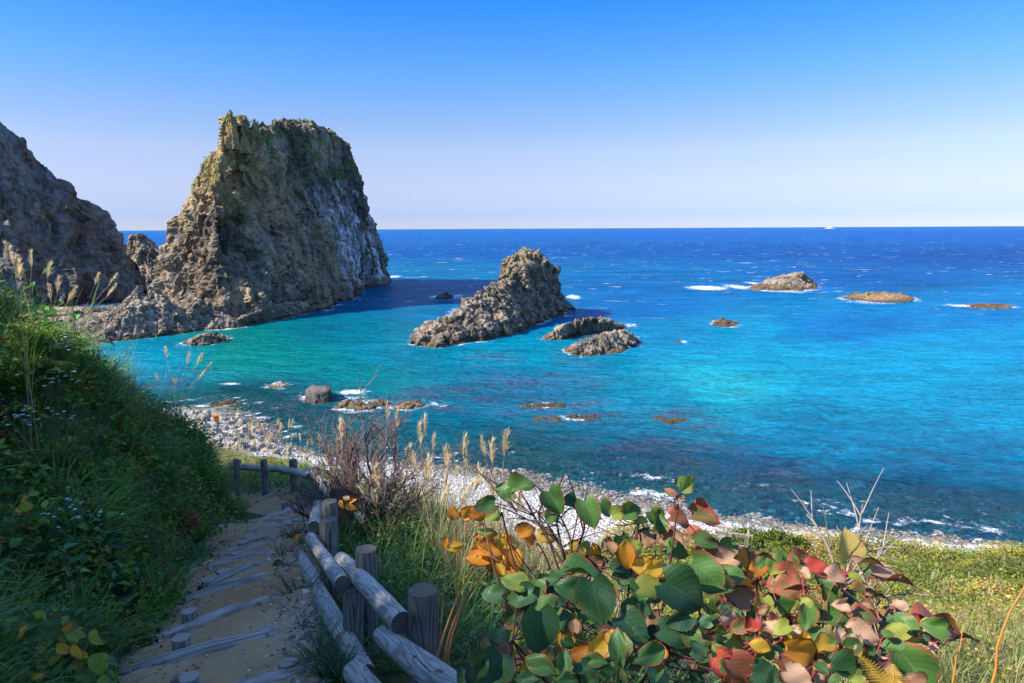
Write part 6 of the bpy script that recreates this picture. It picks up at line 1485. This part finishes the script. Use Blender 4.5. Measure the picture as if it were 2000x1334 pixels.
leaf_plant('yellow_sapling', 'wiry sapling with scattered yellow leaves behind the green vine', 'sapling', Py(1060, 1250, 3.4), H6, [], 46, (0.22, 0.12, 0.07), nodes=[Py(1050, 1060, 3.5), Py(1130, 1090, 3.3), Py(945, 1020, 3.8)])
# --- dark wiry dead stems rising through the vine
def dead_stems(label, base, ends, seed, rad=0.008, col=(0.075, 0.055, 0.05)):
    r = np.random.default_rng(seed); t = thing('dead_stems', label, 'twigs', tuple(base)); L = []
    for e in ends:
        P = bez(base, e, 0.02, 9, r.normal(0, 0.03, 3)); L.append((P, rad, rad * 0.3, col))
        for _ in range(4):
            i = r.integers(3, 8); d = (P[i] - P[i - 1]) / np.linalg.norm(P[i] - P[i - 1]) + r.normal(0, 0.55, 3); d /= np.linalg.norm(d)
            L.append((bez(P[i], P[i] + d * r.uniform(0.12, 0.3), 0.01, 6), rad * 0.5, rad * 0.2, col))
    tube_obj('branches', L, t, sides=5)
dead_stems('dark dead stems fanning up behind the green vine', Py(1105, 1110, 3.0), [Py(1000, 925, 3.3), Py(1035, 985, 3.2), Py(1065, 970, 3.1), Py(1080, 925, 3.2), Py(1130, 1000, 3.1), Py(1010, 1010, 3.2)], 51)
dead_stems('long dark twig arching over the pale pampas', Py(1010, 1000, 3.4), [Py(985, 935, 3.5), Py(952, 887, 3.6), Py(890, 868, 3.7)], 52, 0.005)
dead_stems('grey twigs rising behind the tan leaf at right', Py(1640, 1150, 2.9), [Py(1575, 1005, 3.0), Py(1700, 1075, 3.0), Py(1685, 985, 3.1), Py(1725, 1060, 2.95), Py(1730, 1220, 2.9)], 53, 0.007, (0.34, 0.27, 0.23))
dead_stems('pale branching stem among the reddening leaves', Py(1725, 1270, 2.8), [Py(1690, 1130, 2.9), Py(1735, 1160, 2.9), Py(1770, 1200, 2.9), Py(1830, 1290, 2.8), Py(1650, 1215, 2.85)], 54, 0.008, (0.30, 0.24, 0.20))
# --- orange canes at the right edge
def cane(label, pts, Y, r0, seed):
    P = np.array([Py(px, py, Y) for px, py in pts]); t = thing('orange_cane', label, 'cane', tuple(P[0]))
    tt = np.linspace(0, len(P) - 1, 24); C = np.stack([np.interp(tt, np.arange(len(P)), P[:, k]) for k in range(3)], 1)
    tube_obj('stem', [(C, r0, r0 * 0.5, (0.62, 0.20, 0.04))], t, sides=7)
    rr = np.random.default_rng(seed)
    for k in range(2, 22, 3): tube_obj('node_ring', [(np.array([C[k] - (C[k] - C[k - 1]) * 0.12, C[k], C[k] + (C[k + 1] - C[k]) * 0.12]), r0 * 1.12 * (1 - k / 48), r0 * 1.25 * (1 - k / 48), (0.55, 0.24, 0.08))], t, sides=7)
cane('thick orange bare cane curving up at the right edge', [(1930, 1360), (1945, 1310), (1948, 1262), (1960, 1225), (1975, 1190), (2005, 1140)], 2.2, 0.0048, 1)
cane('thin orange cane left of the thick one', [(1858, 1350), (1866, 1300), (1868, 1282), (1876, 1262), (1880, 1230)], 2.4, 0.0034, 2)
# --- ferns
def frond_geo(seed, L=0.5, pairs=17, pal=((0.10, 0.17, 0.03, 3), (0.16, 0.2, 0.03, 2))):
    r = np.random.default_rng(seed); t = np.linspace(0.12, 0.99, pairs)
    ry = t * L; rz = 0.28 * L * np.sin(t * 1.9) - 0.30 * L * t ** 2
    pos, ax, nr, ln, wd = [], [], [], [], []
    for k in range(pairs):
        l = L * 0.34 * math.sin(math.pi * (0.12 + 0.86 * t[k]) ** 0.8) + 0.012
        for s_ in (-1, 1):
            m = max(4, int(l / 0.012))
            for j in range(m):                       # toothed leaflets along each side branch
                f_ = (j + 0.5) / m; bp = np.array((s_ * l * f_, ry[k] + 0.25 * l * f_, rz[k] - 0.18 * l * f_ * f_))
                for q_ in (-1, 1):
                    pos.append(bp); ax.append((s_ * 0.35, q_ * 1.0, -0.1)); nr.append((0, 0, 1)); ln.append(L * 0.034 * (1.15 - 0.8 * f_)); wd.append(0.014 * (1.1 - 0.6 * f_) * L / 0.5)
    n = len(pos); V, F, C = leaves_np(np.array(pos), np.array(ax), np.array(nr), np.array(ln), np.array(wd), pick_cols(pal, n, 0.12, r), 0.1)
    ts = np.linspace(0, 1, 12); rach = np.stack((0 * ts, ts * L, 0.28 * L * np.sin(ts * 1.9) - 0.30 * L * ts ** 2), 1)
    return merge((V, F, C), tubes_np([(rach, 0.0028, 0.001, (0.2, 0.17, 0.06))], 4))
def frond_mesh(seed, pal, L=0.5): V, F, C = frond_geo(seed, L, pal=pal); return mesh_np('frond', V, F, M_FOL, False, {'col': C})
FG = [frond_mesh(k, ((0.10, 0.16, 0.03, 3), (0.17, 0.19, 0.03, 2))) for k in (1, 2)]
FY = [frond_mesh(5, ((0.55, 0.33, 0.03, 3), (0.46, 0.30, 0.04, 2), (0.60, 0.40, 0.08, 1)))]
def fern(label, pos, n, size, meshes, seed, spread=(0, 6.28), tilt=(-0.1, 0.6), group='ferns'):
    r = random.Random(seed); t = thing('fern', label, 'fern', tuple(pos), group)
    for k in range(n):
        o = obj('frond', meshes[k % len(meshes)], t); a = spread[0] + (spread[1] - spread[0]) * (k + r.uniform(.2, .8)) / n
        o.rotation_euler = (r.uniform(*tilt), r.uniform(-.3, .3), a); s_ = size * r.uniform(.8, 1.2) / 0.5; o.scale = (s_, s_, s_)
fern('golden-yellow fern frond at the bottom right among the vine leaves', Py(1740, 1385, 1.95), 2, 0.15, FY, 1, (-0.5, 0.7), (0.5, 0.9))
for k, (px, py, Y, lab) in enumerate([(205, 760, 8.6, 'yellow-green fern high on the bank below the pampas'), (245, 775, 9.0, 'yellow-green fern at the bank edge before the water'), (290, 820, 9.6, 'dark green fern under the bank edge fern'), (130, 860, 6.9, 'fern in the middle of the grassy bank'), (265, 1010, 8.0, 'fern low on the bank beside reddish leaves'), (60, 770, 6.2, 'fern near the left edge of the bank')]):
    p = Py(px, py, Y); p[2] = tz1(p[0], p[1]) + 0.12; fern(lab, p, 7, 0.42, FG, 10 + k)
# --- white asters on the bank
AST = []
def aster(label, pos, n, seed, w=0.16, h=0.3):
    r = np.random.default_rng(seed); t = thing('white_aster', label, 'flowers', tuple(pos), 'white asters on the bank')
    heads = np.stack((r.normal(0, w, n), r.normal(0, w * 0.7, n), r.uniform(0.6, 1.1, n) * h), 1)
    tube_obj('stems', [(bez(np.array(pos) + (hd * (0.15, 0.15, 0)), np.array(pos) + hd, 0.02, 5), 0.0025, 0.0012, (0.10, 0.14, 0.05)) for hd in heads], t, sides=3)
    m = 9; ctr = np.repeat(heads, m, 0); a = np.tile(np.arange(m) / m * 6.28, n) + np.repeat(r.uniform(0, 6, n), m)
    ax = np.stack((np.cos(a), np.sin(a), 0.25 + 0 * a), 1); L = np.repeat(r.uniform(0.012, 0.022, n), m)
    V, F, C = leaves_np(ctr, ax, np.tile((0, -0.3, 1.0), (n * m, 1)), L, L * 0.5, np.tile((0.72, 0.74, 0.78), (n * m, 1)) * r.uniform(.85, 1.1, (n * m, 1)), 0.1)
    obj('flower_heads', mesh_np('flower_heads', V, F, M_FOL, False, {'col': C}), t, kind='stuff')
for k, (px, py, Y, lab) in enumerate([(90, 680, 6.6, 'white aster patch high at the left of the bank'), (120, 715, 6.9, 'white aster patch just under the highest one'), (70, 650, 6.3, 'small white aster cluster by the left pampas'), (140, 800, 7.0, 'white aster cluster in mid bank, left'), (35, 790, 6.0, 'white aster cluster near the left edge'), (205, 865, 7.6, 'large white aster cluster in the middle of the bank'), (190, 850, 7.4, 'white aster cluster touching the large one'), (225, 895, 7.7, 'white aster cluster below the large one'), (240, 925, 7.9, 'low white aster cluster above the dark leaves'), (180, 830, 7.3, 'small white aster cluster above the large one'), (150, 1055, 5.4, 'few white asters low on the bank'), (315, 825, 9.8, 'white aster cluster near the bank edge')]):
    p = Py(px, py, Y); p[2] = min(p[2], tz1(p[0], p[1]) + 0.35); aster(lab, p, 26 if k in (0, 1, 5) else 14, 70 + k)
# --- dark butterbur leaves beside the path
H7 = [(183, 1033, 56, 110, 25, 'night', 5.6), (205, 1080, 50, 60, 45, 'night', 5.5), (215, 1105, 44, 40, 60, 'night', 5.5), (232, 1150, 44, 100, 25, 'night', 5.3), (252, 1172, 44, 60, 35, 'night', 5.3), (245, 1200, 46, 110, 25, 'night', 5.2), (140, 985, 60, 30, 70, 'dark', 5.7), (155, 1000, 40, 20, 60, 'brown', 5.7), (225, 1060, 40, 30, 70, 'night', 5.5)]
leaf_plant('butterbur', 'chain of blackish round butterbur leaves beside the lower steps', 'plant', Py(200, 1150, 5.6), H7, [], 47, (0.08, 0.07, 0.05), nodes=[Py(200, 1090, 5.6), Py(235, 1180, 5.4), Py(150, 1010, 5.8)])
H8 = fill(34, [(250, 970), (330, 965), (385, 1000), (380, 1060), (320, 1060), (250, 1010)], 61, [('red', 3), ('brown', 4), ('night', 3), ('crimson', 1), ('dark', 3), ('green', 2)], (22, 36), lambda x, y: 8.3 - (x - 250) * 0.001, (20, 75))
leaf_plant('creeper', 'patch of reddish-brown and dark creeper leaves on the bank', 'creeper', Py(320, 1060, 8.4), [], H8, 48, (0.2, 0.06, 0.05), nodes=[Py(280, 1000, 8.4), Py(350, 1030, 8.3)])
# --- yellow-green broad-leaved plant in the lower left corner
H9 = [(125, 1268, 44, 30, 25, 'yellow', 3.4, 'ovate'), (150, 1276, 46, 60, 20, 'yellow', 3.4, 'ovate'), (85, 1230, 86, -25, 50, 'green', 3.5, 'ovate'), (50, 1215, 60, 200, 45, 'green', 3.5, 'ovate'), (140, 1240, 60, -10, 50, 'lime', 3.5, 'ovate'), (190, 1245, 50, 40, 35, 'lime', 3.5, 'ovate'), (190, 1300, 60, 70, 30, 'lime', 3.3, 'ovate'), (170, 1320, 50, 20, 40, 'green', 3.3, 'ovate'), (20, 1260, 60, 180, 40, 'green', 3.4, 'ovate'), (35, 1310, 60, 210, 40, 'lime', 3.3, 'ovate'), (210, 1325, 40, 20, 50, 'dark', 3.3, 'ovate'), (130, 1235, 40, 100, 40, 'orange', 3.5, 'ovate')]
F9 = fill(70, [(0, 1190), (80, 1195), (180, 1220), (225, 1300), (225, 1334), (0, 1334)], 62, [('green', 5), ('lime', 4), ('dark', 3), ('yellow', 1)], (24, 50), lambda x, y: 3.6 - (y - 1200) * 0.002, (15, 75), ('ovate', 'obovate'))
leaf_plant('broadleaf_herb', 'yellow-green leafy plant in the bottom left corner', 'plant', Py(90, 1400, 3.5), H9, F9, 49, (0.10, 0.14, 0.04), nodes=[Py(60, 1260, 3.5), Py(150, 1270, 3.5), Py(190, 1310, 3.4), Py(30, 1310, 3.4)])
H10 = fill(18, [(0, 1000), (70, 960), (110, 1000), (90, 1060), (0, 1060)], 63, [('lime', 4), ('green', 3), ('yellow', 2), ('brown', 1)], (24, 40), lambda x, y: 5.0, (15, 70), ('ovate',))
leaf_plant('broadleaf_herb', 'yellowing leafy plant at the left edge of the bank, mid height', 'plant', Py(40, 1080, 5.0), [], H10, 50, (0.10, 0.12, 0.04), nodes=[Py(40, 1010, 5.0)], kinds=('ovate',))
# --- orange leaf caught on the fence and a leaf pair by the path
leaf_plant('oak_sprig', 'sprig of dry orange leaves beneath the bare shrub', 'sprig', Py(672, 1020, 7.4), [(668, 985, 24, 60, 30, 'orange', 7.4, 'ovate'), (685, 990, 30, 20, 45, 'orange', 7.4, 'ovate'), (675, 972, 22, 200, 40, 'brown', 7.4, 'ovate'), (690, 978, 20, -30, 40, 'orange', 7.4, 'ovate')], [], 52, (0.2, 0.06, 0.04))
leaf_plant('seedling', 'seedling with one orange and two dark leaves beside the steps', 'seedling', Py(580, 1090, 6.1), [(580, 1050, 22, -60, 25, 'orange', 6.2, 'ovate'), (590, 1060, 18, 20, 40, 'dark', 6.2, 'ovate'), (540, 1100, 26, 160, 40, 'dark', 6.0, 'ovate')], [], 53, (0.25, 0.05, 0.04))
